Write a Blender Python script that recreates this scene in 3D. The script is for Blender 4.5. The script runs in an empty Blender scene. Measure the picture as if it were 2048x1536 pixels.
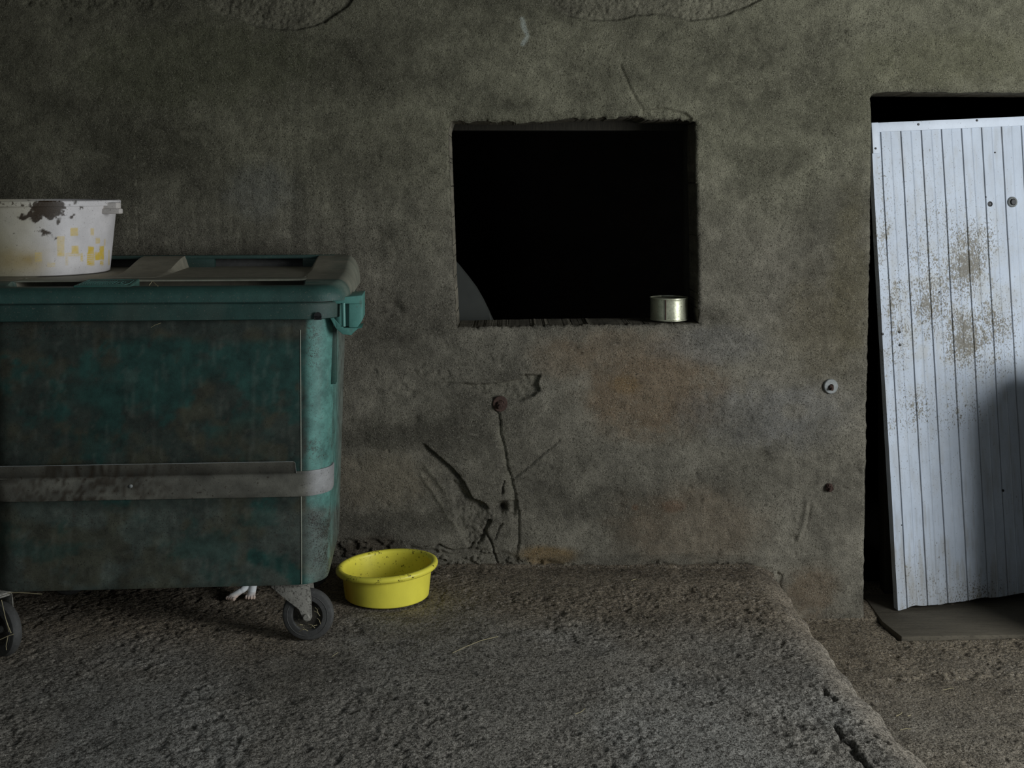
import bpy, bmesh, math, random
import numpy as np
from mathutils import Vector, Matrix

C = bpy.context.scene.collection
R = math.radians
# ---------------------------------------------------------------- camera, world, light, exposure
F = 2360.0            # focal length in pixels of the 2048 px wide frame
HY = 370.0            # eye level
EYE = 1.75
cd = bpy.data.cameras.new('camera'); cam = bpy.data.objects.new('camera', cd); C.objects.link(cam)
cam.location = (0, 0, EYE); cam.rotation_euler = (R(90), 0, 0)
cd.sensor_width = 36; cd.lens = 36 * F / 2048; cd.shift_y = -(768 - HY) / 2048
cd.clip_start = 0.05; cd.clip_end = 60
bpy.context.scene.camera = cam

w = bpy.data.worlds.new('world'); bpy.context.scene.world = w; w.use_nodes = True
w.node_tree.nodes['Background'].inputs[0].default_value = (0.78, 0.90, 1.0, 1)
w.node_tree.nodes['Background'].inputs[1].default_value = 0.22

def area(name, loc, target, sx, sy, energy, col):
    l = bpy.data.lights.new(name, 'AREA'); l.shape = 'RECTANGLE'; l.size = sx; l.size_y = sy
    l.energy = energy; l.color = col
    o = bpy.data.objects.new(name, l); C.objects.link(o); o.location = loc
    d = Vector(target) - Vector(loc); o.rotation_euler = d.to_track_quat('-Z', 'Y').to_euler()
    return o
area('daylight_gateway', (4.7, 1.6, 1.85), (0.2, 5.2, 0.9), 1.9, 2.3, 240, (0.93, 0.97, 1.0))
vs = bpy.context.scene.view_settings
vs.view_transform = 'Standard'; vs.look = 'None'; vs.gamma = 1; vs.use_curve_mapping = False
vs.exposure = 0.0

WY = 5.43             # distance of the plastered wall
def at(px, py, D):    # the point at distance D seen at a photo pixel
    return Vector(((px - 1024) * D / F, D, EYE - (py - HY) * D / F))
def ground(px, py, z=0.0):
    D = (EYE - z) * F / (py - HY)
    return Vector(((px - 1024) * D / F, D, z))

# ---------------------------------------------------------------- noise
def vnoise(x, y, seed=0):
    rng = np.random.RandomState(seed); T = rng.rand(256, 256)
    xi = np.floor(x).astype(int); yi = np.floor(y).astype(int)
    fx = x - xi; fy = y - yi
    fx = fx * fx * (3 - 2 * fx); fy = fy * fy * (3 - 2 * fy)
    a = T[xi % 256, yi % 256]; b = T[(xi + 1) % 256, yi % 256]
    c = T[xi % 256, (yi + 1) % 256]; d = T[(xi + 1) % 256, (yi + 1) % 256]
    return (a * (1 - fx) + b * fx) * (1 - fy) + (c * (1 - fx) + d * fx) * fy
def fbm(x, y, scale, octv=4, seed=0, gain=0.5):
    s = 0; amp = 1; tot = 0
    for k in range(octv):
        s = s + amp * vnoise(x * scale + 13.7 * k, y * scale + 7.1 * k, seed + k); tot += amp
        amp *= gain; scale *= 2.03
    return s / tot
def sm(a, b, x):
    t = np.clip((x - a) / (b - a), 0, 1); return t * t * (3 - 2 * t)
def polydist(X, Y, pts):      # distance to a polyline and parameter along it
    best = np.full(X.shape, 1e9); par = np.zeros(X.shape); n = len(pts) - 1
    for k in range(n):
        ax, ay = pts[k]; bx, by = pts[k + 1]; dx, dy = bx - ax, by - ay
        t = np.clip(((X - ax) * dx + (Y - ay) * dy) / (dx * dx + dy * dy + 1e-12), 0, 1)
        d = np.hypot(X - ax - t * dx, Y - ay - t * dy)
        m = d < best; best = np.where(m, d, best); par = np.where(m, (k + t) / n, par)
    return best, par
def inpoly(X, Y, pts):        # signed distance, negative inside
    n = len(pts); ins = np.zeros(X.shape, bool)
    for k in range(n):
        x1, y1 = pts[k]; x2, y2 = pts[(k + 1) % n]
        c = ((y1 > Y) != (y2 > Y)) & (X < (x2 - x1) * (Y - y1) / (y2 - y1 + 1e-12) + x1)
        ins ^= c
    d, _ = polydist(X, Y, list(pts) + [pts[0]])
    return np.where(ins, -d, d)

# ---------------------------------------------------------------- materials
def mat(name, color=(0.5, 0.5, 0.5), rough=0.8, metallic=0.0, attr=False, var=(0.8, 1.2), vscale=6.0,
        speck=None, dirt=None, bumps=(), spec=0.4, stretch=(1, 1, 1), maskattr=False):
    m = bpy.data.materials.new(name); m.use_nodes = True
    nt = m.node_tree; N = nt.nodes; L = nt.links; b = N['Principled BSDF']
    b.inputs['Roughness'].default_value = rough; b.inputs['Metallic'].default_value = metallic
    b.inputs['Specular IOR Level'].default_value = spec
    tc = N.new('ShaderNodeTexCoord'); mp = N.new('ShaderNodeMapping'); mp.inputs['Scale'].default_value = stretch
    L.new(tc.outputs['Object'], mp.inputs['Vector'])
    def noise(scale, detail=4, rgh=0.6, vec=None):
        n = N.new('ShaderNodeTexNoise'); n.inputs['Scale'].default_value = scale
        n.inputs['Detail'].default_value = detail; n.inputs['Roughness'].default_value = rgh
        L.new(vec or mp.outputs[0], n.inputs['Vector']); return n.outputs[0]
    def mapr(v, a, b_, c, d):
        r = N.new('ShaderNodeMapRange'); L.new(v, r.inputs[0])
        for i, q in enumerate((a, b_, c, d)): r.inputs[i + 1].default_value = q
        return r.outputs[0]
    def mix(fac, A, B, mode='MIX'):
        x = N.new('ShaderNodeMix'); x.data_type = 'RGBA'; x.blend_type = mode
        if isinstance(fac, (int, float)): x.inputs[0].default_value = fac
        else: L.new(fac, x.inputs[0])
        for s, q in ((6, A), (7, B)):
            if isinstance(q, tuple): x.inputs[s].default_value = q + (1,)
            else: L.new(q, x.inputs[s])
        return x.outputs[2]
    if attr:
        a = N.new('ShaderNodeAttribute'); a.attribute_name = 'tint'; col = a.outputs['Color']
    else:
        r = N.new('ShaderNodeRGB'); r.outputs[0].default_value = tuple(color) + (1,); col = r.outputs[0]
    v = mapr(noise(vscale, 9, 0.72), 0.3, 0.7, var[0], var[1])
    cmb = N.new('ShaderNodeCombineColor'); [L.new(v, cmb.inputs[i]) for i in range(3)]
    col = mix(1.0, col, cmb.outputs[0], 'MULTIPLY')
    for s in (speck or ()):                 # (scale, threshold, softness, colour, amount)
        f = mapr(noise(s[0], 3, 0.6), s[1], s[1] + s[2], 0, s[4])
        col = mix(f, col, tuple(s[3]))
    if dirt:                                # (scale, threshold, softness, colour, mask gain)
        for s in dirt:
            f = noise(s[0], 6, 0.65)
            if maskattr:
                a = N.new('ShaderNodeAttribute'); a.attribute_name = 'dirt'
                q = N.new('ShaderNodeMath'); q.operation = 'MULTIPLY_ADD'; L.new(a.outputs['Fac'], q.inputs[0])
                q.inputs[1].default_value = s[4]; L.new(f, q.inputs[2]); f = q.outputs[0]
            col = mix(mapr(f, s[1], s[1] + s[2], 0, 0.92), col, tuple(s[3]))
    L.new(col, b.inputs['Base Color'])
    prev = None
    for (sc, dist) in bumps:
        bn = N.new('ShaderNodeBump'); bn.inputs['Distance'].default_value = dist; bn.inputs['Strength'].default_value = 1
        L.new(noise(sc, 3, 0.6), bn.inputs['Height'])
        if prev: L.new(prev, bn.inputs['Normal'])
        prev = bn.outputs[0]
    if prev: L.new(prev, b.inputs['Normal'])
    return m

M = {}
M['plaster'] = mat('plaster', attr=True, rough=0.95, spec=0.15, var=(0.62, 1.32), vscale=14,
                   speck=[(190, 0.54, 0.09, (0.025, 0.022, 0.015), 0.78), (230, 0.42, -0.10, (0.50, 0.46, 0.36), 0.40), (50, 0.68, 0.05, (0.03, 0.026, 0.018), 0.6)],
                   bumps=[(110, 0.003), (260, 0.0042)])
M['concrete'] = mat('rough concrete', attr=True, rough=0.93, spec=0.2, var=(0.6, 1.4), vscale=9,
                    speck=[(105, 0.50, 0.09, (0.030, 0.025, 0.018), 0.78), (130, 0.60, 0.07, (0.62, 0.57, 0.50), 0.5)],
                    bumps=[(80, 0.008), (170, 0.005)])
M['dark_room'] = mat('shade black inner room', (0.010, 0.009, 0.008), rough=1, spec=0.0)  # deep shade of the room set as a near-black colour
M['bin'] = mat('green bin plastic', attr=True, maskattr=True, rough=0.5, var=(0.45, 1.5), vscale=14, spec=0.4,
               dirt=[(70, 0.66, 0.22, (0.050, 0.047, 0.037), 0.30), (190, 0.66, 0.08, (0.014, 0.014, 0.011), 0.22)],
               bumps=[(260, 0.0005)])
M['green'] = mat('pale green plastic', (0.085, 0.235, 0.20), rough=0.42, var=(0.8, 1.15), vscale=14,
                 speck=[(30, 0.58, 0.2, (0.085, 0.085, 0.068), 0.55), (190, 0.66, 0.06, (0.20, 0.20, 0.17), 0.4)], bumps=[(200, 0.0004)])  # paler than the body green, for the lifting pockets
M['lid'] = mat('dusty green lid', attr=True, rough=0.6, var=(0.75, 1.2), vscale=18,
               speck=[(150, 0.62, 0.08, (0.16, 0.15, 0.12), 0.5)], bumps=[(220, 0.0005)])
M['steel'] = mat('dirty galvanised steel', attr=True, rough=0.6, metallic=0.15, var=(0.75, 1.15), vscale=22,
                 speck=[(90, 0.64, 0.05, (0.025, 0.017, 0.010), 0.7), (160, 0.63, 0.06, (0.03, 0.028, 0.025), 0.6)], bumps=[(160, 0.0006)])
M['fork'] = mat('dusty pressed steel', (0.30, 0.285, 0.245), rough=0.8, metallic=0.1, var=(0.7, 1.2), vscale=30,
                speck=[(140, 0.55, 0.08, (0.05, 0.045, 0.035), 0.8)], bumps=[(160, 0.0012)])
M['rubber'] = mat('black dusty rubber', (0.062, 0.061, 0.057), rough=0.75, var=(0.7, 1.3), vscale=25,
                  speck=[(60, 0.56, 0.15, (0.10, 0.10, 0.095), 0.55)], bumps=[(150, 0.0006)])
M['hub'] = mat('dirt filled hub', (0.045, 0.040, 0.030), rough=0.95, var=(0.5, 1.4), vscale=60, speck=[(110, 0.60, 0.06, (0.22, 0.19, 0.13), 0.7)], bumps=[(90, 0.003)])
M['straw'] = mat('dry straw', (0.36, 0.31, 0.18), rough=0.8, var=(0.7, 1.1))
M['pail'] = mat('stained white plastic', attr=True, maskattr=True, rough=0.5, var=(0.9, 1.06), vscale=18,
                dirt=[(200, 0.68, 0.06, (0.11, 0.08, 0.045), 0.20), (60, 0.82, 0.08, (0.032, 0.018, 0.007), 0.62)], bumps=[(200, 0.0004)])
M['yellow'] = mat('yellow plastic', attr=True, maskattr=True, rough=0.42, var=(0.93, 1.04), vscale=9,
                  dirt=[(85, 0.78, 0.06, (0.085, 0.055, 0.008), 0.42)], bumps=[(120, 0.0003)])
M['tin'] = mat('tinned steel', (0.55, 0.55, 0.40), rough=0.36, metallic=0.55, var=(0.6, 1.1), vscale=20,
               speck=[(170, 0.62, 0.05, (0.05, 0.035, 0.02), 0.9)], bumps=[(60, 0.0006)])
M['door'] = mat('white painted boards', attr=True, maskattr=True, rough=0.5, var=(0.9, 1.06), vscale=10,
                dirt=[(60, 0.72, 0.10, (0.22, 0.205, 0.16), 0.30), (150, 0.69, 0.05, (0.11, 0.098, 0.072), 0.27)],
                stretch=(1, 1, 0.7), bumps=[(150, 0.0005)])
M['black'] = mat('black metal', (0.012, 0.012, 0.012), rough=0.5)
M['iron'] = mat('rusty iron', (0.055, 0.030, 0.022), rough=0.85, var=(0.5, 1.4), vscale=60, bumps=[(140, 0.002)])
M['zinc'] = mat('dull zinc', (0.24, 0.25, 0.24), rough=0.6, metallic=0.2, var=(0.7, 1.1), vscale=60, bumps=[(140, 0.0006)])
M['wood'] = mat('old dark timber', (0.030, 0.026, 0.018), rough=0.9, var=(0.5, 1.3), vscale=20, stretch=(8, 8, 0.6), bumps=[(60, 0.002)])
M["slab"] = mat("worn sill board", (0.105, 0.09, 0.064), rough=0.9, var=(0.7, 1.2), vscale=16, stretch=(0.5, 4, 1),
                speck=[(120, 0.56, 0.1, (0.03, 0.026, 0.02), 0.6)], bumps=[(60, 0.002), (160, 0.001)])
M['sack'] = mat('pale dusty sheet', (0.048, 0.051, 0.044), rough=0.7, var=(0.85, 1.1), vscale=8)
M['eye'] = mat('cat eye', (0.25, 0.30, 0.05), rough=0.1)
M['nose'] = mat('pink skin', (0.5, 0.25, 0.2), rough=0.5)

# ---------------------------------------------------------------- object helpers
def tag(o, label=None, cat=None, group=None, kind=None):
    for k, v in (('label', label), ('category', cat), ('group', group), ('kind', kind)):
        if v: o[k] = v
    return o
def empty(name, loc=(0, 0, 0), rz=0, label=None, cat=None, group=None):
    o = bpy.data.objects.new(name, None); C.objects.link(o); o.location = loc; o.rotation_euler = (0, 0, rz)
    o.empty_display_size = 0.05
    return tag(o, label, cat, group)
def obj(name, bm, m, parent=None, smooth=True, angle=35):
    me = bpy.data.meshes.new(name)
    bmesh.ops.recalc_face_normals(bm, faces=bm.faces[:])
    bm.to_mesh(me); bm.free(); me.materials.append(M[m])
    if smooth:
        me.shade_smooth(); me.set_sharp_from_angle(angle=R(angle))
    o = bpy.data.objects.new(name, me); C.objects.link(o)
    if parent: o.parent = parent
    return o
def arr_obj(name, verts, faces, m, parent=None, tint=None, dirt=None, smooth=True, angle=50):
    me = bpy.data.meshes.new(name)
    verts = np.asarray(verts, np.float32); faces = np.asarray(faces, np.int32)
    me.vertices.add(len(verts)); me.vertices.foreach_set('co', verts.ravel())
    me.loops.add(faces.size); me.loops.foreach_set('vertex_index', faces.ravel())
    me.polygons.add(len(faces)); me.polygons.foreach_set('loop_start', np.arange(0, faces.size, 4, dtype=np.int32))
    me.update(calc_edges=True)
    if tint is not None:
        a = me.attributes.new('tint', 'FLOAT_COLOR', 'POINT')
        a.data.foreach_set('color', np.concatenate([tint, np.ones((len(tint), 1))], 1).astype(np.float32).ravel())
    if dirt is not None:
        a = me.attributes.new('dirt', 'FLOAT', 'POINT'); a.data.foreach_set('value', np.asarray(dirt, np.float32))
    me.materials.append(M[m])
    if smooth:
        me.shade_smooth()
        if angle: me.set_sharp_from_angle(angle=R(angle))
    o = bpy.data.objects.new(name, me); C.objects.link(o)
    if parent: o.parent = parent
    return o
def paint(o, fn):             # fn(world xyz) -> tint, dirt
    me = o.data; n = len(me.vertices); co = np.zeros(n * 3, np.float32); me.vertices.foreach_get('co', co)
    co = co.reshape(-1, 3); t, d = fn(co)
    a = me.attributes.new('tint', 'FLOAT_COLOR', 'POINT')
    a.data.foreach_set('color', np.concatenate([t, np.ones((n, 1))], 1).astype(np.float32).ravel())
    a = me.attributes.new('dirt', 'FLOAT', 'POINT'); a.data.foreach_set('value', d.astype(np.float32))
    return o
def gridfaces(nx, ny, keep=None):
    i, j = np.meshgrid(np.arange(nx - 1), np.arange(ny - 1), indexing='ij')
    a = i * ny + j
    f = np.stack([a, a + ny, a + ny + 1, a + 1], -1)
    return f[keep] if keep is not None else f.reshape(-1, 4)
def box(bm, x0, x1, y0, y1, z0, z1, bev=0.0, seg=2):
    r = bmesh.ops.create_cube(bm, size=1); vs_ = r['verts']
    for v in vs_:
        v.co = Vector((x0 + (v.co.x + .5) * (x1 - x0), y0 + (v.co.y + .5) * (y1 - y0), z0 + (v.co.z + .5) * (z1 - z0)))
    if bev:
        es = list({e for v in vs_ for e in v.link_edges})
        bmesh.ops.bevel(bm, geom=es, offset=bev, segments=seg, affect='EDGES', profile=0.5)
    return bm
def prism(bm, pts, origin, u, v, n, depth, bev=0.0):   # polygon pts (a,b) in plane u,v extruded along n
    u = Vector(u); v = Vector(v); n = Vector(n); o = Vector(origin)
    f = [bm.verts.new(o + u * a + v * b) for a, b in pts]
    g = [bm.verts.new(q.co + n * depth) for q in f]
    fs = [bm.faces.new(f), bm.faces.new(g[::-1])]
    k = len(pts)
    for i in range(k): fs.append(bm.faces.new((f[i], f[(i + 1) % k], g[(i + 1) % k], g[i])))
    if bev:
        es = list({e for q in fs for e in q.edges})
        bmesh.ops.bevel(bm, geom=es, offset=bev, segments=2, affect='EDGES', profile=0.5)
    return bm
def lathe(bm, prof, seg=48, mtx=Matrix()):
    rings = []
    for (r, z) in prof:
        if r < 1e-6: rings.append([bm.verts.new(mtx @ Vector((0, 0, z)))])
        else: rings.append([bm.verts.new(mtx @ Vector((r * math.cos(2 * math.pi * k / seg), r * math.sin(2 * math.pi * k / seg), z))) for k in range(seg)])
    for a, b in zip(rings, rings[1:]):
        for k in range(seg):
            k2 = (k + 1) % seg
            q = [a[k % len(a)], a[k2 % len(a)], b[k2 % len(b)], b[k % len(b)]]
            u = []
            for v in q:
                if v not in u: u.append(v)
            if len(u) > 2: bm.faces.new(u)
    return bm
def tube(bm, pts, r, seg=6, taper=None):
    pts = [Vector(p) for p in pts]; rings = []
    for i, p in enumerate(pts):
        t = (pts[min(i + 1, len(pts) - 1)] - pts[max(i - 1, 0)]).normalized()
        a = t.cross(Vector((0.13, 0.2, 1))).normalized(); b = t.cross(a)
        rr = r * (taper[i] if taper else 1)
        rings.append([bm.verts.new(p + a * rr * math.cos(2 * math.pi * k / seg) + b * rr * math.sin(2 * math.pi * k / seg)) for k in range(seg)])
    for A, B in zip(rings, rings[1:]):
        for k in range(seg): bm.faces.new((A[k], A[(k + 1) % seg], B[(k + 1) % seg], B[k]))
    bm.faces.new(rings[0]); bm.faces.new(rings[-1][::-1])
    return bm

# ================================================================ THE SETTING
# ---- plastered wall: a real relief, 5 mm grid, with the window hole and the doorway cut in it
KX = WY / F                                        # metres per photo pixel on the wall
def wx(px): return (px - 1024) * KX
def wz(py): return EYE - (py - HY) * KX
LOWZ = -0.24
xs = np.concatenate([np.arange(-6, -2.45, .15), np.arange(-2.45, 2.72, .005), np.arange(2.75, 6.1, .15)])
zs = np.concatenate([np.arange(-.75, -.30, .09), np.arange(-.30, 2.64, .005), np.arange(2.66, 3.5, .12)])
X, Z = np.meshgrid(xs, zs, indexing='ij')
PX = X / KX + 1024; PY = HY + (EYE - Z) / KX       # photo frame coordinates of each wall point
n1 = fbm(PX, PY, 1 / 18, 3, 11) - .5; n2 = fbm(PX, PY, 1 / 60, 3, 12) - .5; n3 = fbm(PX, PY, 1 / 7, 2, 13) - .5
win = [(897, 262), (903, 242), (1040, 244), (1180, 236), (1275, 234), (1290, 240), (1392, 241), (1391, 330), (1395, 480), (1396, 600), (1398, 648), (1250, 650), (1090, 652), (914, 655), (908, 560), (902, 400)]
dor = [(1742, 196), (1748, 188), (1765, 184), (2300, 186), (2300, 1300), (1728, 1300), (1729, 1100), (1734, 800), (1741, 500), (1743, 300)]
def openings(PX, PY):
    jit = (fbm(PX, PY, 1 / 14, 3, 11) - .5)
    dw = inpoly(PX, PY, win) + (fbm(PX, PY, 1 / 9, 4, 19, .7) - .5) * 9 * sm(640, 660, PY + 30) + jit * 11 * sm(280, 230, PY) + jit * 4
    dd = inpoly(PX, PY, dor) + jit * 4
    return dw, dd
dw, dd = openings(PX, PY)
dop = np.minimum(dw, dd)
kc = (dop[:-1, :-1] + dop[1:, :-1] + dop[:-1, 1:] + dop[1:, 1:]) / 4 > 0
# snap the rim of each hole to its outline
e = 0.5
g1w, g1d = openings(PX + e, PY); g2w, g2d = openings(PX, PY + e)
gx = (np.minimum(g1w, g1d) - dop) / e; gy = (np.minimum(g2w, g2d) - dop) / e
used = np.zeros(X.shape, bool); unus = np.zeros(X.shape, bool)
for (a, b) in ((0, 0), (1, 0), (0, 1), (1, 1)):
    used[a:used.shape[0] - 1 + a, b:used.shape[1] - 1 + b] |= kc
    unus[a:used.shape[0] - 1 + a, b:used.shape[1] - 1 + b] |= ~kc
rim = used & unus
gl = np.maximum(np.hypot(gx, gy), .3)
mv = np.clip(dop / gl, -3, 3)
PXs = np.where(rim, PX - mv * gx / gl, PX); PYs = np.where(rim, PY - mv * gy / gl, PY)
dope = np.where(rim, 0, np.maximum(dop, 0))
# relief, metres into (+) or out of (-) the wall
H = n2 * .005 + n1 * .003 + n3 * .0018 + (fbm(PX, PY, 1 / 260, 2, 14) - .5) * .018
H += (fbm(PX, PY, 1 / 3.2, 2, 15) - .5) * .0022
H += .010 * np.clip(1 - dope / 7, 0, 1) ** 2
rust = np.zeros(X.shape); dark = np.zeros(X.shape); pale = np.zeros(X.shape)
def spall(pts, depth, soft=3.5, rough=.006, jit=10):
    global H, dark
    d = inpoly(PX, PY, pts) + (fbm(PX, PY, 1 / 16, 4, 21) - .5) * jit
    k = sm(soft, -soft, d)
    H = H + k * (depth + (fbm(PX, PY, 1 / 6, 3, 22) - .5) * rough * 2)
    return k
def crack(pts, width, depth, w2=None, side=0):
    global H
    d, t = polydist(PX + n1 * 10, PY + n1 * 10, pts)
    wd = width if w2 is None else width + (w2 - width) * t
    k = np.clip(1 - d / wd, 0, 1)
    H = H + depth * sm(0, 1, k)
    return k
def ramp(pts, w, depth, side=1, w2=None, thin=2.2):
    # groove whose floor slopes down towards one sharp edge
    global H
    best = np.full(PX.shape, 1e9); sg = np.zeros(PX.shape); par = np.zeros(PX.shape); n = len(pts) - 1
    QX = PX + n1 * 8; QY = PY + n1 * 8
    for k in range(n):
        ax, ay = pts[k]; bx, by = pts[k + 1]; dx, dy = bx - ax, by - ay
        t = np.clip(((QX - ax) * dx + (QY - ay) * dy) / (dx * dx + dy * dy), 0, 1)
        d = np.hypot(QX - ax - t * dx, QY - ay - t * dy); m = d < best
        best = np.where(m, d, best); sg = np.where(m, np.sign((QX - ax) * dy - (QY - ay) * dx) * side, sg); par = np.where(m, (k + t) / n, par)
    ww = (w if w2 is None else w + (w2 - w) * par) * (.75 + .5 * fbm(PX, PY, 1 / 30, 3, 23))
    u = best * sg
    env = sm(0, .12, par) * sm(1, .9, par)
    k = np.where(u < 0, np.clip(1 + u / ww, 0, 1), sm(thin, 0, u)) * env
    H = H + k * depth; return k
k = spall([(395, -40), (420, 10), (445, 30), (478, 38), (510, 52), (560, 60), (605, 58), (650, 44), (690, 18), (712, -8), (720, -60)], .016, 2.2, .007, 5)
pale = np.maximum(pale, k * .30)
k = spall([(1085, -30), (1100, 8), (1135, 32), (1185, 40), (1235, 40), (1280, 30), (1325, 28), (1385, 42), (1440, 34), (1500, 12), (1535, -8), (1540, -40)], .016, 2.2, .007, 5)
pale = np.maximum(pale, k * .4); dark = np.maximum(dark, .7 * np.exp(-((PX - 1140) / 25) ** 2 - ((PY - 14) / 22) ** 2))
spall([(0, -30), (0, 8), (150, 14), (215, 8), (330, 16), (360, -20)], .004, 6, .006, 26)
crack([(1240, 128), (1262, 180), (1272, 200), (1284, 218)], 4, .008, 8)
k = spall([(1284, 222), (1330, 215), (1372, 226), (1384, 236), (1385, 252), (1270, 250)], .018, 2.5, .005, 4)
# recess by the rusty bolt, the long groove below it and the broken patch around the hole
k = spall([(925, 770), (1000, 766), (1048, 756), (1050, 750), (1081, 751), (1074, 766), (1080, 782), (1060, 796), (1038, 803), (1012, 797), (985, 798), (950, 782)], .022, 1.8, .007, 3)
pale = np.maximum(pale, k * .35)
crack([(890, 768), (940, 766), (1000, 763), (1050, 754)], 3, .008)
ramp([(985, 814), (998, 826), (1004, 870), (1013, 915), (1021, 945), (1026, 962), (1034, 1000), (1041, 1040), (1040, 1085), (1028, 1134)], 17, .012, 1, 20, 1.2)
ramp([(1022, 962), (1060, 934), (1112, 892), (1124, 882)], 10, .010, -1, 5, 1.5)
ramp([(838, 880), (872, 910), (905, 938), (928, 966), (944, 998), (966, 1006), (980, 1022)], 26, .030, 1, 46, 1.8)
k = spall([(905, 960), (944, 1002), (966, 1008), (976, 1020), (1000, 1004), (1030, 1004), (1031, 1034), (985, 1042), (962, 1090), (935, 1094), (912, 1050)], .012, 3, .010, 9)
for pts in ([(850, 950), (885, 1000), (920, 1060), (935, 1080)], [(860, 930), (900, 985)]):
    d_, _ = polydist(PX + n2 * 30, PY, pts); k = np.clip(1 - d_ / 7, 0, 1); H -= .006 * k * (.4 + n3 + .6); pale = np.maximum(pale, .5 * k * (fbm(PX, PY, 1 / 7, 3, 33) > .45))
k = np.exp(-(polydist(PX, PY, [(1000, 860), (1010, 915), (1020, 960), (1026, 1000)])[0] / 8) ** 2); pale = np.maximum(pale, .65 * k)  # lit side of the groove painted paler
H += .045 * np.exp(-((PX - 1004) / 9) ** 2 - ((PY - 1018) / 9) ** 2)
dark = np.maximum(dark, .8 * np.exp(-((PX - 1003) / 11) ** 2 - ((PY - 1018) / 9) ** 2))
for pts, wd in (([(978, 1044), (970, 1066), (984, 1090), (996, 1132)], 4.5), ([(968, 1066), (958, 1092)], 4), ([(1002, 1046), (988, 1078)], 3),
                ([(962, 1076), (935, 1096), (905, 1102), (880, 1092), (850, 1096)], 3.5), ([(1008, 962), (1003, 990)], 2.5)):
    k = crack(pts, wd, .016, 2.5); dark = np.maximum(dark, .3 * k)
H += .012 * sm(4, -4, inpoly(PX + n1 * 18, PY + n2 * 30, [(700, 1082), (780, 1088), (850, 1098), (905, 1104), (935, 1098), (960, 1100), (1030, 1118), (1200, 1128), (1500, 1126), (1560, 1140), (1560, 1300), (600, 1300), (600, 1082)])) * (fbm(PX, PY, 1 / 12, 4, 35) > .40)
_r = np.random.RandomState(17)
for _ in range(110):
    cx_, cy_ = _r.uniform(700, 1730), _r.uniform(60, 1150)
    if _r.rand() < .6: cy_ = _r.uniform(680, 1200)
    r_ = _r.uniform(1.8, 5.0); a_ = _r.uniform(.003, .007); an = _r.uniform(0, 3.14)
    i0, i1 = np.searchsorted(xs, [wx(cx_ - 25), wx(cx_ + 25)]); j0, j1 = np.searchsorted(zs, [wz(cy_ + 25), wz(cy_ - 25)])
    dx_ = PX[i0:i1, j0:j1] - cx_; dy_ = PY[i0:i1, j0:j1] - cy_
    p_ = dx_ * math.cos(an) + dy_ * math.sin(an); q_ = -dx_ * math.sin(an) + dy_ * math.cos(an)
    g_ = np.exp(-(p_ / (r_ * 1.8)) ** 2 - (q_ / r_) ** 2)
    H[i0:i1, j0:j1] += a_ * g_; dark[i0:i1, j0:j1] = np.maximum(dark[i0:i1, j0:j1], .35 * g_)
for (cx, cy, r, a) in ((790, 612, 10, .012), (800, 620, 7, .01), (822, 788, 7, .01), (1414, 640, 16, .012), (1585, 1075, 6, .008), (1690, 975, 6, .008), (1645, 1020, 7, .006), (1628, 1158, 9, .008), (133, 38, 5, .01), (170, 15, 9, .01), (55, 5, 8, .012), (222, 8, 8, .012)):
    H += a * np.exp(-((PX - cx + n1 * 14) / r) ** 2 - ((PY - cy + n2 * 14) / (r * .8)) ** 2)
for (cx, cy, sx_) in ((1100, 735, 60), (870, 745, 50)):
    H += (fbm(PX, PY, 1 / 7, 2, 31) - .5) * .016 * np.exp(-((PX - cx) / sx_) ** 2 - ((PY - cy) / 9) ** 2)
H -= .010 * np.exp(-(polydist(PX, PY, [(1614, 1005), (1606, 1050), (1596, 1078)])[0] / 5) ** 2)
H += .009 * np.exp(-(polydist(PX, PY, [(1620, 1012), (1612, 1056)])[0] / 4) ** 2)
for cx, cy in ((1657, 972), (1660, 775), (1000, 808)):
    H += .010 * np.exp(-((PX - cx) ** 2 + (PY - cy) ** 2) / 14 ** 2)
# faint trowel arcs, drips and drag marks
for pts in ([(130, 150), (190, 105), (250, 82), (300, 75)], [(1500, 130), (1560, 112), (1620, 108)], [(1350, 95), (1420, 110), (1600, 90), (1740, 100)], [(1140, 245), (1180, 215), (1240, 216)]):
    H += .0016 * sm(5, 0, polydist(PX + n1 * 8, PY + n1 * 8, pts)[0])
# colour of the plaster: dirt with shapes of its own, and some painted light
T = np.zeros(X.shape + (3,))
base = np.array([.172, .157, .123]); T[:] = base
fn = fbm(PX, PY, 1 / 110, 6, 41, .68); T *= (.25 + 1.5 * fn)[..., None] * (.78 + .44 * fbm(PX, PY, 1 / 26, 4, 43, .75))[..., None]
T *= (.80 + .20 * sm(200, 1300, PX - .25 * PY + 250 * fbm(PX, PY, 1 / 300, 3, 44)))[..., None]  # light falloff painted in: plaster darkens towards the left
st = fbm(PX * 1.0, PY * .12, 1 / 16, 3, 42)
stm = np.exp(-((PX - 560) / 420) ** 2 - ((PY - 420) / 200) ** 2) * .55 + np.exp(-((PX - 1600) / 200) ** 2 - ((PY - 1050) / 200) ** 2) * .2
T *= (1 - stm * (st - .42) * 1.7)[..., None]
def blob(cx, cy, rx, ry, col, a):
    q = np.exp(-((PX - cx) / rx) ** 2 - ((PY - cy) / ry) ** 2)
    k = np.clip(a * sm(.15, .75, q * (.25 + 1.5 * fbm(PX, PY, 1 / 40, 5, int(cx + cy) % 97, .72))), 0, 1)[..., None]
    T[:] = T * (1 - k) + np.array(col) * k
BR = (.175, .120, .072); DK = (.068, .062, .048); GB = (.175, .172, .165); OR = (.20, .115, .03); PL = (.235, .212, .165)
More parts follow.
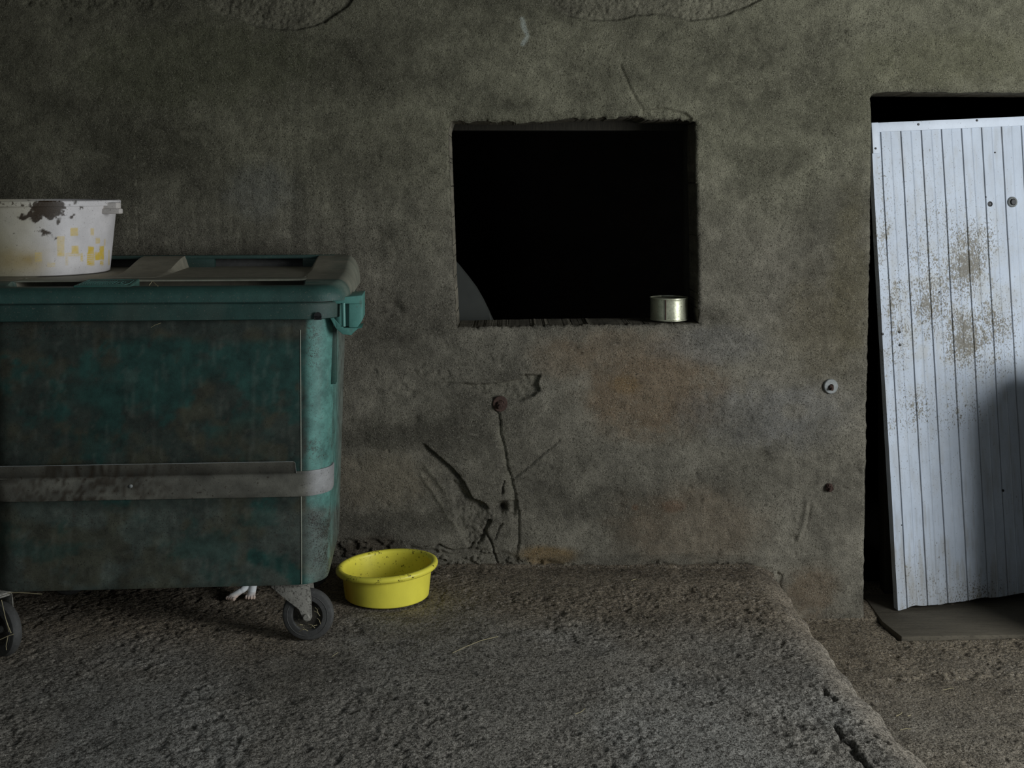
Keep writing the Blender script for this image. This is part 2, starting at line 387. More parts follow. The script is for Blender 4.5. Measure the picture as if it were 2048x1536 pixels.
for q in ((520, 380, 70, 60, GB, .5), (320, 300, 120, 60, DK, .55), (400, 130, 260, 90, (.092, .090, .060), .6), (720, 120, 90, 140, DK, .35),
          (820, 290, 130, 100, PL, .25), (1310, 790, 150, 90, BR, .7), (1230, 700, 140, 50, BR, .4), (1130, 720, 80, 40, BR, .35), (1540, 830, 170, 70, GB, .55),
          (1420, 690, 120, 40, GB, .4), (1660, 420, 90, 70, DK, .55), (1640, 640, 90, 110, (.125, .105, .065), .5), (1700, 560, 40, 190, (.115, .10, .062), .6),
          (1560, 760, 40, 24, PL, .5), (1590, 822, 26, 18, PL, .5), (820, 870, 150, 40, DK, .7), (760, 960, 110, 60, (.23, .195, .14), .55), (800, 1045, 130, 26, DK, .55),
          (1230, 1010, 95, 60, DK, .65), (1140, 870, 110, 40, PL, .2), (1380, 1050, 160, 80, BR, .35), (1440, 850, 90, 60, DK, .35), (1500, 940, 80, 60, DK, .35),
          (1095, 1112, 60, 20, OR, .6), (1345, 1012, 24, 13, (.13, .07, .04), .5), (1270, 1015, 7, 6, (.12, .06, .03), .5), (1250, 770, 30, 20, OR, .3),
          (740, 1095, 60, 30, (.05, .035, .022), .6), (1700, 200, 70, 60, (.10, .092, .066), .5), (1900, 120, 200, 60, (.13, .12, .08), .5), (1620, 1190, 60, 60, (.14, .09, .05), .5),
          (600, 590, 200, 80, PL, .15), (980, 480, 0.1, .1, DK, 0), (860, 400, 34, 160, PL, .25), (1640, 880, 50, 60, DK, .3), (1180, 90, 160, 40, PL, .15), (1300, 1120, 300, 14, DK, .4)):
    blob(*q)
k = sm(6, 2, polydist(PX + n1 * 6, PY, [(1044, 38), (1049, 55), (1055, 72), (1046, 88)])[0])[..., None]
T = T * (1 - k * .8) + np.array([.42, .43, .42]) * k * .8
for pts, a in (([(1010, 34), (1028, 42), (1100, 38)], .25), ([(268, 300), (272, 420), (277, 508)], .35), ([(284, 390), (288, 505)], .25), ([(250, 85), (300, 78), (302, 95)], .25),
               ([(936, 868), (960, 872)], .3), ([(990, 893), (1014, 893)], .5), ([(425, 480), (520, 470), (590, 468)], .12)):
    k = (sm(2.6, .8, polydist(PX + n1 * 6, PY + n1 * 8, pts)[0]) * (fbm(PX, PY, 1 / 9, 2, 51) > .42))[..., None] * a
    T = T * (1 - k) + np.array([.36, .33, .26]) * k
gr_ = sm(640, 250, PY + 160 * (fbm(PX, PY, 1 / 120, 4, 46) - .5))[..., None]; T = T * (1 - gr_ + gr_ * np.array([.92, .965, .86]))
T = T * (1 - dark[..., None] * .75)
T = T * (1 - pale[..., None]) + np.array([.20, .185, .14]) * pale[..., None]
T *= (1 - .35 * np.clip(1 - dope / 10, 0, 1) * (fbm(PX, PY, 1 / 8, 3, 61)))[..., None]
VX = (PXs - 1024) * KX; VZ = EYE - (PYs - HY) * KX
V = np.stack([VX, WY + H, VZ], -1)
nx, nz = X.shape
verts = [V.reshape(-1, 3)]; tints = [T.reshape(-1, 3)]
faces = [gridfaces(nx, nz, kc)]
# reveals of both openings: the rim carried back 27 cm
idx = np.arange(nx * nz).reshape(nx, nz)
K = np.pad(kc, 1, constant_values=True)
eA, eB = [], []
m = K[1:-1, :-1] != K[1:-1, 1:]                    # edges along x
ii, jj = np.nonzero(m); eA.append(idx[ii, jj]); eB.append(idx[ii + 1, jj])
m = K[:-1, 1:-1] != K[1:, 1:-1]
ii, jj = np.nonzero(m); eA.append(idx[ii, jj]); eB.append(idx[ii, jj + 1])
eA = np.concatenate(eA); eB = np.concatenate(eB)
ids = np.unique(np.concatenate([eA, eB])); remap = np.full(nx * nz, -1); remap[ids] = np.arange(len(ids))
sw = np.minimum(inpoly(PXs, PYs, win), inpoly(PXs, PYs, dor)).ravel()[ids]
smx = (PXs.ravel()[ids] - (sw * gx.ravel()[ids] / gl.ravel()[ids])); smy = (PYs.ravel()[ids] - (sw * gy.ravel()[ids] / gl.ravel()[ids]))
smooth_x = (smx - 1024) * KX; smooth_z = EYE - (smy - HY) * KX
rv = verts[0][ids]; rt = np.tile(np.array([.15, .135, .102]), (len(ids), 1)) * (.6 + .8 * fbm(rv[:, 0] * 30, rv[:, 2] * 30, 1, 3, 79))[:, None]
lj = (rv[:, 0] < -.22) & (rv[:, 0] > -.32) & (rv[:, 2] > 1.13) & (rv[:, 2] < 2.02); rt[lj] *= 1.5; prev = ids.copy(); off = nx * nz  # left jamb tint raised so that it reads as lit
for k, dy in enumerate((.010, .03, .06, .10, .14, .18, .22, .27)):
    nv = rv.copy(); nv[:, 1] = WY + .012 + dy
    nn = (fbm(rv[:, 0] * 40 + rv[:, 2] * 40, nv[:, 1] * 40, 1, 3, 77) - .5) * .006 * min(1, dy * 20)
    q_ = min(1, dy / .05); nv[:, 0] = nv[:, 0] * (1 - q_) + smooth_x * q_ + nn * .5; nv[:, 2] = nv[:, 2] * (1 - q_) + smooth_z * q_ + nn * .5
    cur = off + np.arange(len(ids)); off += len(ids)
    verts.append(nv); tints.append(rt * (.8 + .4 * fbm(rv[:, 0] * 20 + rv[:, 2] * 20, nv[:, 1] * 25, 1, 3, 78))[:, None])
    faces.append(np.stack([prev[remap[eA]], prev[remap[eB]], cur[remap[eB]], cur[remap[eA]]], -1)); prev = cur
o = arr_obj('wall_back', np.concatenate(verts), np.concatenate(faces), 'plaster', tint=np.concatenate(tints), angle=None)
tag(o, 'stained grey green plastered wall with a square hole and a doorway', 'wall', kind='structure')

# ---- floor: raised rough slab on the left, lower floor in front of the doorway
fx = np.concatenate([np.arange(-6, -2.5, .1), np.arange(-2.5, 2.75, .005), np.arange(2.8, 6, .1)])
fy = np.concatenate([np.arange(-1.5, 3.45, .09), np.arange(3.45, 5.46, .005), np.arange(5.48, 5.95, .05)])
X, Y = np.meshgrid(fx, fy, indexing='ij')
ex = np.interp(Y, [-2, 3.2, 3.6, 3.84, 4.18, 4.59, 5.03, 5.41, 6], [1.42, 1.33, 1.292, 1.254, 1.232, 1.216, 1.206, 1.215, 1.22])
ex = ex + (fbm(X * 0 + 1, Y, 7, 3, 81) - .5) * .035 + (fbm(X, Y, 22, 3, 82) - .5) * .02
d = ex - X
low = LOWZ + (fbm(X, Y, 2.2, 3, 83) - .5) * .025 + .01 * sm(5.5, 4, Y) - .006
hi = (fbm(X, Y, 1.3, 3, 84) - .5) * .010 - .004
ta = np.clip(d / .15, 0, 1); shoulder = -.05 * (1 - ta) ** 2.2
drop = sm(.004, -.045, d)
Hf = (hi + shoulder) * (1 - drop) + low * drop
peb = fbm(X, Y * .8, 46, 2, 85); grit = fbm(X + Y * .5, Y * 1.2, 95, 2, 86)
ra = (.55 + .9 * sm(.35, .7, fbm(X, Y, 3, 3, 87))) * (1 - .6 * sm(.16, .03, d) * (1 - drop))
Hf += ((peb - .5) * .0045 + (grit - .5) * .0045) * ra
pits = sm(.62, .78, fbm(X, Y * .9, 30, 3, 88)); Hf -= pits * .004 * ra
fd = np.zeros(X.shape)
for pts, wd, dp in (([(1.087, 4.11), (1.094, 4.01)], .014, .014), ([(1.05, 3.83), (1.045, 3.76), (1.072, 3.69), (1.068, 3.60), (1.075, 3.52)], .016, .018),
                    ([(1.085, 3.84), (1.12, 3.86)], .012, .016), ([(1.16, 3.78), (1.19, 3.72)], .010, .010)):
    dd_, _ = polydist(X + (fbm(X, Y, 30, 2, 89) - .5) * .04, Y, pts); k = sm(wd, wd * .2, dd_); Hf -= dp * k; fd = np.maximum(fd, k)
gv = np.minimum(polydist(X, Y, [tuple(ground(1758, 1236, -.24))[:2], tuple(ground(1800, 1276, -.24))[:2], tuple(ground(2120, 1271, -.24))[:2]])[0] / .012, 9); Hf -= .03 * sm(1, .4, gv)
rut = np.exp(-((Y - 4.78 + .015 * np.sin(X * 9)) / .035) ** 2) * sm(1.35, 1.6, X) * drop
Hf += rut * (fbm(X, Y, 24, 3, 90) - .55) * .03
Hf += .010 * sm(WY - .035, WY, Y + (fbm(X, Y, 12, 3, 91) - .5) * .05)        # mortar fillet along the wall
T = np.zeros(X.shape + (3,)); wn = sm(4.0, 5.0, Y + (fbm(X, Y, 2, 4, 96) - .5) * 1.2)[..., None]; T[:] = np.array([.275, .262, .232]) * (1 - wn) + np.array([.225, .185, .135]) * wn
T *= (.6 + .8 * fbm(X, Y, 2.4, 6, 92, .65))[..., None]
k = (sm(.45, .62, fbm(X, Y, 1.7, 4, 93)) * .35)[..., None]; T = T * (1 - k) + np.array([.17, .14, .10]) * k
k = (drop * .6)[..., None]; T = T * (1 - k) + np.array([.22, .18, .125]) * k * (.7 + .6 * fbm(X, Y, 4, 4, 94))[..., None]
k = (np.clip(sm(.17, .05, d) * (1 - drop), 0, 1) * .55)[..., None]; T = T * (1 - k) + np.array([.31, .26, .195]) * k
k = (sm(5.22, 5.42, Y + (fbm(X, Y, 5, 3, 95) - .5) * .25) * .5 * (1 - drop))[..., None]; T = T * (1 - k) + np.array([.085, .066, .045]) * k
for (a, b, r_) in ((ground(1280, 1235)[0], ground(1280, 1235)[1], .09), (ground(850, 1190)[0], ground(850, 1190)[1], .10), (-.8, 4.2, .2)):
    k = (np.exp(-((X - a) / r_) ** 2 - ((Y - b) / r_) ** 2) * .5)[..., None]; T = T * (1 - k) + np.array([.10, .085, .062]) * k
T = T * (1 - pits * .35)[..., None] * (1 - fd * .6)[..., None]
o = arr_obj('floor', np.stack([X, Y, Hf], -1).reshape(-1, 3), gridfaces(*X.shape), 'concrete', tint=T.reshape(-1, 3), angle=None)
tag(o, 'rough grey brown concrete floor with a raised slab and a lower part by the doorway', 'floor', kind='structure')

# ---- dark room behind the wall
def shell(name, x0, x1, y0, y1, z0, z1, label, cat):
    bm = bmesh.new(); box(bm, x0, x1, y0, y1, z0, z1); o = obj(name, bm, 'dark_room', smooth=False)
    tag(o, label, cat, kind='structure')
shell('wall_inner_back', -3.2, 4.2, 9, 9.1, -.5, 3.1, 'far wall of the room seen through the hole, shade painted black', 'wall')
shell('wall_inner_left', -3.3, -3.2, 5.5, 9.1, -.5, 3.1, 'left wall of the inner room, shade painted black', 'wall')
shell('wall_inner_right', 4.2, 4.3, 5.5, 9.1, -.5, 3.1, 'right wall of the inner room, shade painted black', 'wall')
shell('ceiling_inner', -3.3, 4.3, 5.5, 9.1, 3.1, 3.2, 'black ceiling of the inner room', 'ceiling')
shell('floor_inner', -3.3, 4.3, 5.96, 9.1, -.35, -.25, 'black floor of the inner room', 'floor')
# low stub added out of view right of the doorway, to shade the door
bm = bmesh.new(); box(bm, 2.48, 2.75, 4.90, 5.42, -.28, .93, .02)
o = obj('shade_stub', bm, 'slab'); tag(o, 'low stub added out of view beside the doorway to shade the door', 'wall', kind='structure')
# ---- ceiling of the shed
bm = bmesh.new(); box(bm, -6, 6, 2.7, 5.6, 3.05, 3.15)
o = obj('ceiling', bm, 'wood', smooth=False); tag(o, 'dark boarded shed ceiling', 'ceiling', kind='structure')

bm = bmesh.new(); box(bm, -3.3, -3.1, 1.5, 5.42, -.3, 3.05)
o = obj('wall_left', bm, 'slab', smooth=False); tag(o, 'rendered side wall of the shed beyond the container', 'wall', kind='structure')

# ---- dark timber frame set deep in the hole
bm = bmesh.new()
a = at(914, 252, WY + .27); b = at(1374, 642, WY + .27)
y0, y1 = WY + .255, WY + .33
box(bm, a.x - .06, b.x + .08, y0 + .05, y1 + .05, a.z - .02, a.z + .07, .004)
box(bm, b.x - .012, b.x + .09, y0, y1, b.z - .04, a.z, .004)
box(bm, a.x - .06, b.x + .08, y0, y1 + .02, b.z - .09, b.z - .022, .004)
o = obj('window_1', bm, 'wood'); tag(o, 'dark timber frame deep inside the square wall hole', 'window', kind='structure')

# ---- doorway: post, door, sill board
bm = bmesh.new()
prism(bm, [(0, 0), (.07, 0), (.05, 2.15), (-.02, 2.15)], (at(1770, 1235, WY + .32).x, WY + .32, -.25), (1, 0, 0), (0, 0, 1), (0, 1, 0), .09, .004)
o = obj('trim_1', bm, 'wood'); tag(o, 'dark timber door post in the gap left of the white door', 'post', kind='structure')

# door: own plane, built from board profile. corners seen at D
DTL, DBL = at(1741, 247, WY + .07), at(1796, 1221, WY + .05)
dz = (DTL - DBL); Hd = dz.length; vz = dz.normalized()
vx = (at(2048, 1185, WY + .19) - DBL); vx = (vx - vz * vx.dot(vz)).normalized(); vy = vz.cross(vx) * 1.0   # into the room
Wd = .86
us = []; pitch = .106; u = -.012
segs = [0]
knots = {0.0}
gro = []; q = .048
while q < Wd: gro.append(q); q += pitch
for g in gro: knots |= {g - .0035, g - .0018, g, g + .0018, g + .0035, g + pitch / 2 - .004, g + pitch / 2, g + pitch / 2 + .004}
us = sorted(set(np.round(np.concatenate([np.arange(0, Wd, .006), [k for k in knots if 0 <= k <= Wd], [Wd]]), 5)))
us = np.array(us); vs2 = np.arange(0, Hd, .006); vs2 = np.append(vs2, Hd)
U, Vv = np.meshgrid(us, vs2, indexing='ij')
dep = np.zeros(U.shape)
for g in gro:
    dep += .006 * np.clip(1 - np.abs(U - g) / .0034, 0, 1)
    dep -= .0016 * np.clip(1 - np.abs(U - g - pitch / 2) / .004, 0, 1)
    dep += .0012 * (U > g + pitch / 2) * (U < g + pitch)
dep += (fbm(U, Vv, 4, 2, 101) - .5) * .006
# ragged bottom edge
bot = (fbm(U * 1, U * 0, 14, 3, 102) - .5) * .016 + .010 * sm(0, .1, U) * sm(.3, .1, U)
Vw = Vv + (bot) * np.clip(1 - Vv / .05, 0, 1)
P = np.array(DBL) + U[..., None] * np.array(vx) + Vw[..., None] * np.array(vz) + dep[..., None] * np.array(vy)
PXd = 1024 + F * P[..., 0] / P[..., 1]; PYd = HY + F * (EYE - P[..., 2]) / P[..., 1]
T = np.zeros(U.shape + (3,)); T[:] = (.46, .515, .59)
T *= (.86 + .2 * fbm(U * 3, Vv, 4, 4, 103))[..., None]
k = (sm(.5, .75, fbm(U * 6, Vv * .8, 9, 4, 104)) * (.25 + .5 * sm(1000, 1200, PYd)))[..., None]; T = T * (1 - k) + np.array([.30, .29, .26]) * k
k = (sm(1060, 1230, PYd + 140 * (fbm(U, Vv, 9, 5, 105, .7) - .5)) * .6 * (.5 + .9 * fbm(U * 6, Vv, 14, 4, 110)))[..., None]; T = T * (1 - k) + np.array([.33, .33, .32]) * k
dirt = np.zeros(U.shape)
for (cx, cy, rx, ry, a) in ((1935, 520, 46, 70, .75), (1960, 470, 45, 50, .45), (1850, 580, 60, 110, .5), (1790, 620, 40, 140, .5), (1940, 680, 60, 90, .55), (1990, 660, 50, 80, .5),
                            (1820, 830, 70, 60, .5), (1830, 800, 36, 40, .35), (1920, 820, 50, 50, .4), (1770, 500, 22, 160, .45), (1765, 360, 16, 80, .35), (1860, 950, 120, 60, .2), (1850, 1130, 60, 90, .3),
                            (1950, 1190, 80, 40, .4), (1900, 400, 60, 40, .25), (1880, 320, 120, 60, .08)):
    dirt = np.maximum(dirt, a * np.exp(-((PXd - cx) / rx) ** 2 - ((PYd - cy) / ry) ** 2))
br_ = np.exp(-((PXd - 1890) / 150) ** 2 - ((PYd - 600) / 230) ** 2)
dirt = (dirt * .8 + .25 * br_) * (.2 + 1.7 * fbm(U, Vv, 11, 5, 106, .7)) + .085 + .1 * sm(.5, .7, fbm(U, Vv, 5, 3, 107)) + .2 * sm(1080, 1240, PYd)
k = (br_ * sm(.45, .7, fbm(U, Vv, 16, 5, 108, .7)) * .45)[..., None]; T = T * (1 - k) + np.array([.36, .34, .27]) * k
for g in gro:
    k = (np.clip(1 - np.abs(U - g) / .0034, 0, 1) * .75)[..., None]; T = T * (1 - k) + np.array([.10, .10, .10]) * k
sk = (sm(.60, .72, fbm(U * 10, Vv * .6, 12, 3, 109)) * .35 * (.3 + .7 * sm(850, 1100, PYd)))[..., None]; T = T * (1 - sk) + np.array([.26, .26, .25]) * sk
droot = empty('door_1', DBL, 0); tag(droot, 'crooked white boarded door with brown splashes hanging in the doorway', 'door', kind='structure')
nU, nV = U.shape
front = P - np.array(DBL); back = front + np.array(vy) * .035 - dep[..., None] * np.array(vy)
vv = np.concatenate([front.reshape(-1, 3), back.reshape(-1, 3)]); fc = [gridfaces(nU, nV), gridfaces(nU, nV)[:, ::-1] + nU * nV]
ix = np.arange(nU * nV).reshape(nU, nV)
for line in (ix[0], ix[-1], ix[:, 0], ix[:, -1]):
    fc.append(np.stack([line[:-1], line[1:], line[1:] + nU * nV, line[:-1] + nU * nV], -1))
arr_obj('door_panel', vv, np.concatenate(fc), 'door', droot, tint=np.tile(T.reshape(-1, 3), (2, 1)), dirt=np.tile(dirt.ravel(), 2), angle=30)
def white(o, d=.1, c=(.56, .61, .68)):
    return paint(o, lambda co: (np.tile(np.array(c), (len(co), 1)) * (.85 + .3 * fbm(co[:, 0] + co[:, 1], co[:, 2], 20, 3, 5))[:, None], np.full(len(co), d)))
def plate(name, u0, u1, v0, v1, th, parent, bev=.001):
    bm = bmesh.new()
    prism(bm, [(u0, v0), (u1, v0), (u1, v1), (u0, v1)], (0, 0, 0), vx, vz, -vy, th, bev)
    return white(obj(name, bm, 'door', parent), .14)
rail = plate('top_rail', -.001, Wd, Hd - .042, Hd + .002, .007, droot)
brk = plate('corner_bracket', 0, .034, Hd - .14, Hd + .003, .010, droot)
def pix_on_door(px, py):       # door-plane coordinates of a photo pixel
    dr = Vector(((px - 1024) / F, 1, -(py - HY) / F)); o_ = Vector((0, 0, EYE))
    t = (DBL - o_).dot(vy) / dr.dot(vy); p = o_ + dr * t - DBL
    return p.dot(vx), p.dot(vz)
def stud(name, px, py, r, th, m, parent, lift=0.0):
    a, b = pix_on_door(px, py); c = vx * a + vz * b
    bm = bmesh.new(); mt = Matrix.Translation(c) @ (-vy).to_track_quat('Z', 'Y').to_matrix().to_4x4()
    lathe(bm, [(0, lift - .004), (r, lift - .004), (r, lift + th * .6), (r * .75, lift + th), (0, lift + th)], 16, mt)
    return obj(name, bm, m, parent)
for px, py in ((1835, 249), (1952, 241)): stud('screw', px, py, .0055, .004, 'black', droot, .007)
stud('screw', 1749, 297, .005, .004, 'black', droot, .010)
for px, py, r in ((1765, 668, .006), (1799, 664, .006), (1800, 690, .006), (2006, 981, .006), (1879, 584, .004), (1990, 305, .0035), (1803, 1050, .003), (1972, 394, .003)):
    stud('screw', px, py, r, .002, 'black', droot, .001)
a, b = pix_on_door(1980, 408); bm = bmesh.new()
mt = Matrix.Translation(vx * a + vz * b) @ (-vy).to_track_quat('Z', 'Y').to_matrix().to_4x4()
lathe(bm, [(0, -.004), (.013, -.004), (.013, .002), (.009, .003), (.007, .001), (0, .000)], 18, mt); obj('bore_hole', bm, 'black', droot)
a, b = pix_on_door(2024, 404); bm = bmesh.new()
mt = Matrix.Translation(vx * a + vz * b) @ (-vy).to_track_quat('Z', 'Y').to_matrix().to_4x4()
lathe(bm, [(0, -.004), (.025, -.004), (.025, .006), (.021, .010), (.017, .008), (.0165, .002), (0, .002)], 32, mt)
lk = obj('lock_rosette', bm, 'zinc', droot)
bm = bmesh.new(); lathe(bm, [(.0145, 0), (.0145, .010), (.012, .014), (0, .014)], 24, mt)
box(bm, 0, .001, 0, .001, 0, .001); obj('lock_cylinder', bm, 'black', lk)

bm = bmesh.new()
p = [ground(1764, 1240, -.228), ground(1803, 1273, -.233), ground(2110, 1268, -.233), Vector((2.60, 5.72, 0)), Vector((1.70, 5.72, 0))]
prism(bm, [(q_.x, q_.y) for q_ in p], (0, 0, -.278), (1, 0, 0), (0, 1, 0), (0, 0, 1), .045, .004)
o = obj('sill_board', bm, 'slab')
tag(o, 'flat brown worn board lying on the low floor in front of the white door', 'board')

# ================================================================ WALL FIXINGS
def fixing(name, px, py, label, cat, washer, bolt, rw, rb, lump=False):
    c = at(px, py, WY + .012)
    e_ = empty(name, c, 0, label, cat)
    mt = Matrix.Rotation(R(90), 4, 'X')
    if washer:
        bm = bmesh.new(); lathe(bm, [(rb * .8, 0), (rw, 0), (rw, .012), (rw * .92, .015), (rb * .9, .015)], 28, mt @ Matrix.Rotation(R(8), 4, 'Y')); obj('washer', bm, washer, e_)
    bm = bmesh.new(); lathe(bm, [(0, -.02), (rb, -.02), (rb, .022), (rb * .8, .028), (0, .028)], 6 if not lump else 9, mt @ Matrix.Rotation(R(14), 4, 'X'))
    if lump:
        bmesh.ops.subdivide_edges(bm, edges=bm.edges[:], cuts=2, use_grid_fill=True)
        rnd = random.Random(4)
        for v in bm.verts: v.co *= 1 + rnd.uniform(-.14, .14)
    obj('bolt_head', bm, bolt, e_)
    bm = bmesh.new(); lathe(bm, [(0, .02), (rb * .5, .02), (rb * .5, .040), (rb * .4, .043), (0, .043)], 14, mt @ Matrix.Rotation(R(14), 4, 'X')); obj('threaded_end', bm, bolt, e_)
fixing('wall_bolt', 1660, 772, 'pale grey round washer and nut on the wall left of the doorway', 'bolt', 'zinc', 'iron', .034, .013)
fixing('wall_bolt', 1657, 972, 'small rusty brown bolt stub low on the wall near the doorway', 'bolt', None, 'iron', .0, .017, True)
fixing('wall_bolt', 1000, 807, 'big rusty bolt with dark washer below the square wall hole', 'bolt', 'iron', 'iron', .036, .020)

# ================================================================ GREEN WASTE CONTAINER
TH = R(4.2)
BC = Vector((-1.328, 4.40, 0))
binroot = empty('waste_container', BC, TH, 'large dark green four wheeled waste container, dirty, at the left wall', 'waste container')
def l2w(x, y, z): return np.stack([BC.x + x * math.cos(TH) - y * math.sin(TH), BC.y + x * math.sin(TH) + y * math.cos(TH), z], -1)
def proj(co):
    wv = l2w(co[:, 0], co[:, 1], co[:, 2]); return 1024 + F * wv[:, 0] / wv[:, 1], HY + F * (EYE - wv[:, 2]) / wv[:, 1]
def rrect(hw, y0, y1, r, n=14, step=.02):      # rounded rectangle, starts at middle of front going right
    pts = []
    def line(a, b):
        k = max(1, int(math.hypot(b[0] - a[0], b[1] - a[1]) / step))
        for i in range(k): pts.append((a[0] + (b[0] - a[0]) * i / k, a[1] + (b[1] - a[1]) * i / k))
    def arc(cx, cy, a0):
        for i in range(n): t = a0 + math.pi / 2 * i / n; pts.append((cx + r * math.cos(t), cy + r * math.sin(t)))
    line((0, y0), (hw - r, y0)); arc(hw - r, y0 + r, -math.pi / 2)
    line((hw, y0 + r), (hw, y1 - r)); arc(hw - r, y1 - r, 0)
    line((hw - r, y1), (-hw + r, y1)); arc(-hw + r, y1 - r, math.pi / 2)
    line((-hw, y1 - r), (-hw, y0 + r)); arc(-hw + r, y0 + r, math.pi)
    line((-hw + r, y0), (0, y0))
    return pts
def loft(bm, rings, cap0=True, cap1=True):
    R_ = [[bm.verts.new(p) for p in r] for r in rings]
    for A, B in zip(R_, R_[1:]):
        k = len(A)
        for i in range(k): bm.faces.new((A[i], A[(i + 1) % k], B[(i + 1) % k], B[i]))
    if cap0: bm.faces.new(R_[0][::-1])
    if cap1: bm.faces.new(R_[-1])
ZB, ZT = .230, 1.265
def sec(z):                 # body section parameters at height z
    t = (z - ZB) / (ZT - ZB); return (.627 + .028 * t, .045 * (1 - t) , .80 + .055 * t, .115)
NR = None
rings = []; zz = [ZB - .002, ZB, ZB + .008] + list(np.arange(ZB + .02, ZT, .012)) + [ZT]
base_pts = None
def section(z, off=0.0):
    hw, y0, y1, r = sec(max(z, ZB)); hw0, yy0, yy1, _ = .64, 0, .85, r
    # constant topology: build with reference sizes, then scale into place
    ref = rrect(.64, 0, .85, .115, 14, .012)
    out = []
    for (x, y) in ref:
        cx = max(-.64 + .115, min(.64 - .115, x)); cy = max(.115, min(.85 - .115, y))
        nx_, ny_ = (x - cx), (y - cy); l = math.hypot(nx_, ny_) or 1
        sx_ = cx / (.64 - .115) * (hw - r); sy_ = y0 + r + (cy - .115) / (.85 - .23) * (y1 - y0 - 2 * r)
        out.append((sx_ + nx_ / l * (r + off), sy_ + ny_ / l * (r + off)))
    return out
for z in zz:
    o_ = -.006 if z < ZB else (0 if z > ZB + .005 else -.002)
    o_ = -.010 if z == zz[0] else (-.003 if z == zz[1] else 0)
    rings.append([(x, y, z) for x, y in section(z, o_)])
bm = bmesh.new(); loft(bm, rings)
rnd = random.Random(8)
rs = np.random.RandomState(3)
for v in bm.verts:           # moulding ridge, slight dents
    x, y, z = v.co
    if y < .3 and abs(abs(x) - .526) < .003: v.co.y -= .0
body = obj('body', bm, 'bin', binroot, angle=50)
def bodypaint(co):
    px, py = proj(co); x, y, z = co[:, 0], co[:, 1], co[:, 2]
    s = np.where(y < .12, x, .64 + y)
    n = fbm(s, z, 5, 6, 201, .68)
    t = np.tile(np.array([.015, .049, .040]), (len(co), 1)) * (.75 + .5 * fbm(s, z, 8, 3, 202))[:, None]
    low = sm(1000, 1030, py)
    d = .32 + .75 * sm(.38, .60, n) * (1 - .0 * low) + .35 * low + .8 * sm(705, 660, py + 30 * (fbm(s, z, 6, 3, 203) - .5))
    d += .35 * np.exp(-((px - 300) / 260) ** 2 - ((py - 890) / 45) ** 2) + .4 * np.exp(-((px - 520) / 90) ** 2 - ((py - 880) / 80) ** 2)
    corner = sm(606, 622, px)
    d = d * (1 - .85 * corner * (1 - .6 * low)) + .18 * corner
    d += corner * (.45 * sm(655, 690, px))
    cl = np.exp(-(polydist(px, py, [(505, 1112), (545, 1125), (580, 1140), (598, 1160)])[0] / 15) ** 2)
    cl = np.maximum(cl, .7 * np.exp(-((px - 215) / 90) ** 2 - ((py - 790) / 30) ** 2)); cl = np.maximum(cl, .6 * np.exp(-((px - 330) / 200) ** 2 - ((py - 745) / 22) ** 2))
    d = d * (1 - cl)
    k = (sm(.4, 1.0, d) * .75)[:, None]
    mud = low[:, None] * np.array([[.072, .078, .064]]) + (1 - low[:, None]) * np.array([[.030, .031, .024]])
    mud = mud * (.35 + 1.3 * fbm(s, z, 13, 6, 204, .75))[:, None]
    br = (sm(.52, .7, fbm(s, z, 11, 4, 205)) * .7)[:, None]; mud = mud * (1 - br) + np.array([.062, .047, .025]) * br
    t = t * (1 - k) + mud * k
    tc = np.array([.10, .245, .21]); kc_ = (corner * .85 * (1 - k[:, 0]))[:, None]  # light on the front corner painted in as a paler green
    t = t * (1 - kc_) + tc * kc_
    # dry vertical scuffs
    sc = ((fbm(s * 6, z * .7, 14, 3, 206) > .66) * .12)[:, None]
    t = t * (1 - sc) + np.array([.16, .17, .14]) * sc
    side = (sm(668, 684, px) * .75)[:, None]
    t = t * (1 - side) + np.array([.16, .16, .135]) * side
    gr = (corner * low * .45 * (.4 + fbm(s * 3, z, 14, 5, 207, .7)))[:, None]
    t = t * (1 - gr) + np.array([.15, .17, .15]) * gr
    return t, np.clip(d * .3, 0, .5) + corner * (.16 + .35 * sm(.5, .7, fbm(s, z, 9, 4, 208)))
paint(body, bodypaint)
# thin moulding lines down the front
for sgn in (1,):
    bm = bmesh.new()
    x0 = sgn * .533; zs_ = np.linspace(ZB + .004, ZT - .06, 12)
    for (za, zb) in zip(zs_, zs_[1:]):
        pass
    pts = [(x0, sec(z)[1] - .0005, z) for z in zs_]
    tube(bm, pts, .0021, 6)
    o = paint(obj('moulding_line', bm, 'lid', binroot), lambda co: (np.tile(np.array([.27, .28, .22]), (len(co), 1)), np.zeros(len(co))))
# rim around the body
bm = bmesh.new()
prof = [(.004, 1.262), (.012, 1.249), (.034, 1.247), (.040, 1.250), (.042, 1.304), (.039, 1.309), (.030, 1.3105), (.030, 1.317), (.012, 1.318), (-.012, 1.318), (-.012, 1.262)]
ringsP = []
for off, z in prof: ringsP.append([(x, y, z) for x, y in section(1.265, off)])
loft(bm, ringsP, False, False)
def dusty(top=(.115, .108, .085), g=(.018, .052, .043), amt=.75):
    def fn(co):
        n = fbm(co[:, 0] * 1.0, co[:, 1] + co[:, 2], 9, 4, 301)
        t = np.tile(np.array(g), (len(co), 1)) * (.8 + .4 * fbm(co[:, 0], co[:, 2] + co[:, 1], 5, 3, 302))[:, None]
        k = (amt * sm(.35, .7, n) * .5)[:, None]; t = t * (1 - k) + np.array(top) * k
        return t, np.zeros(len(co))
    return fn
paint(obj('rim', bm, 'lid', binroot, angle=30), dusty(amt=.35))
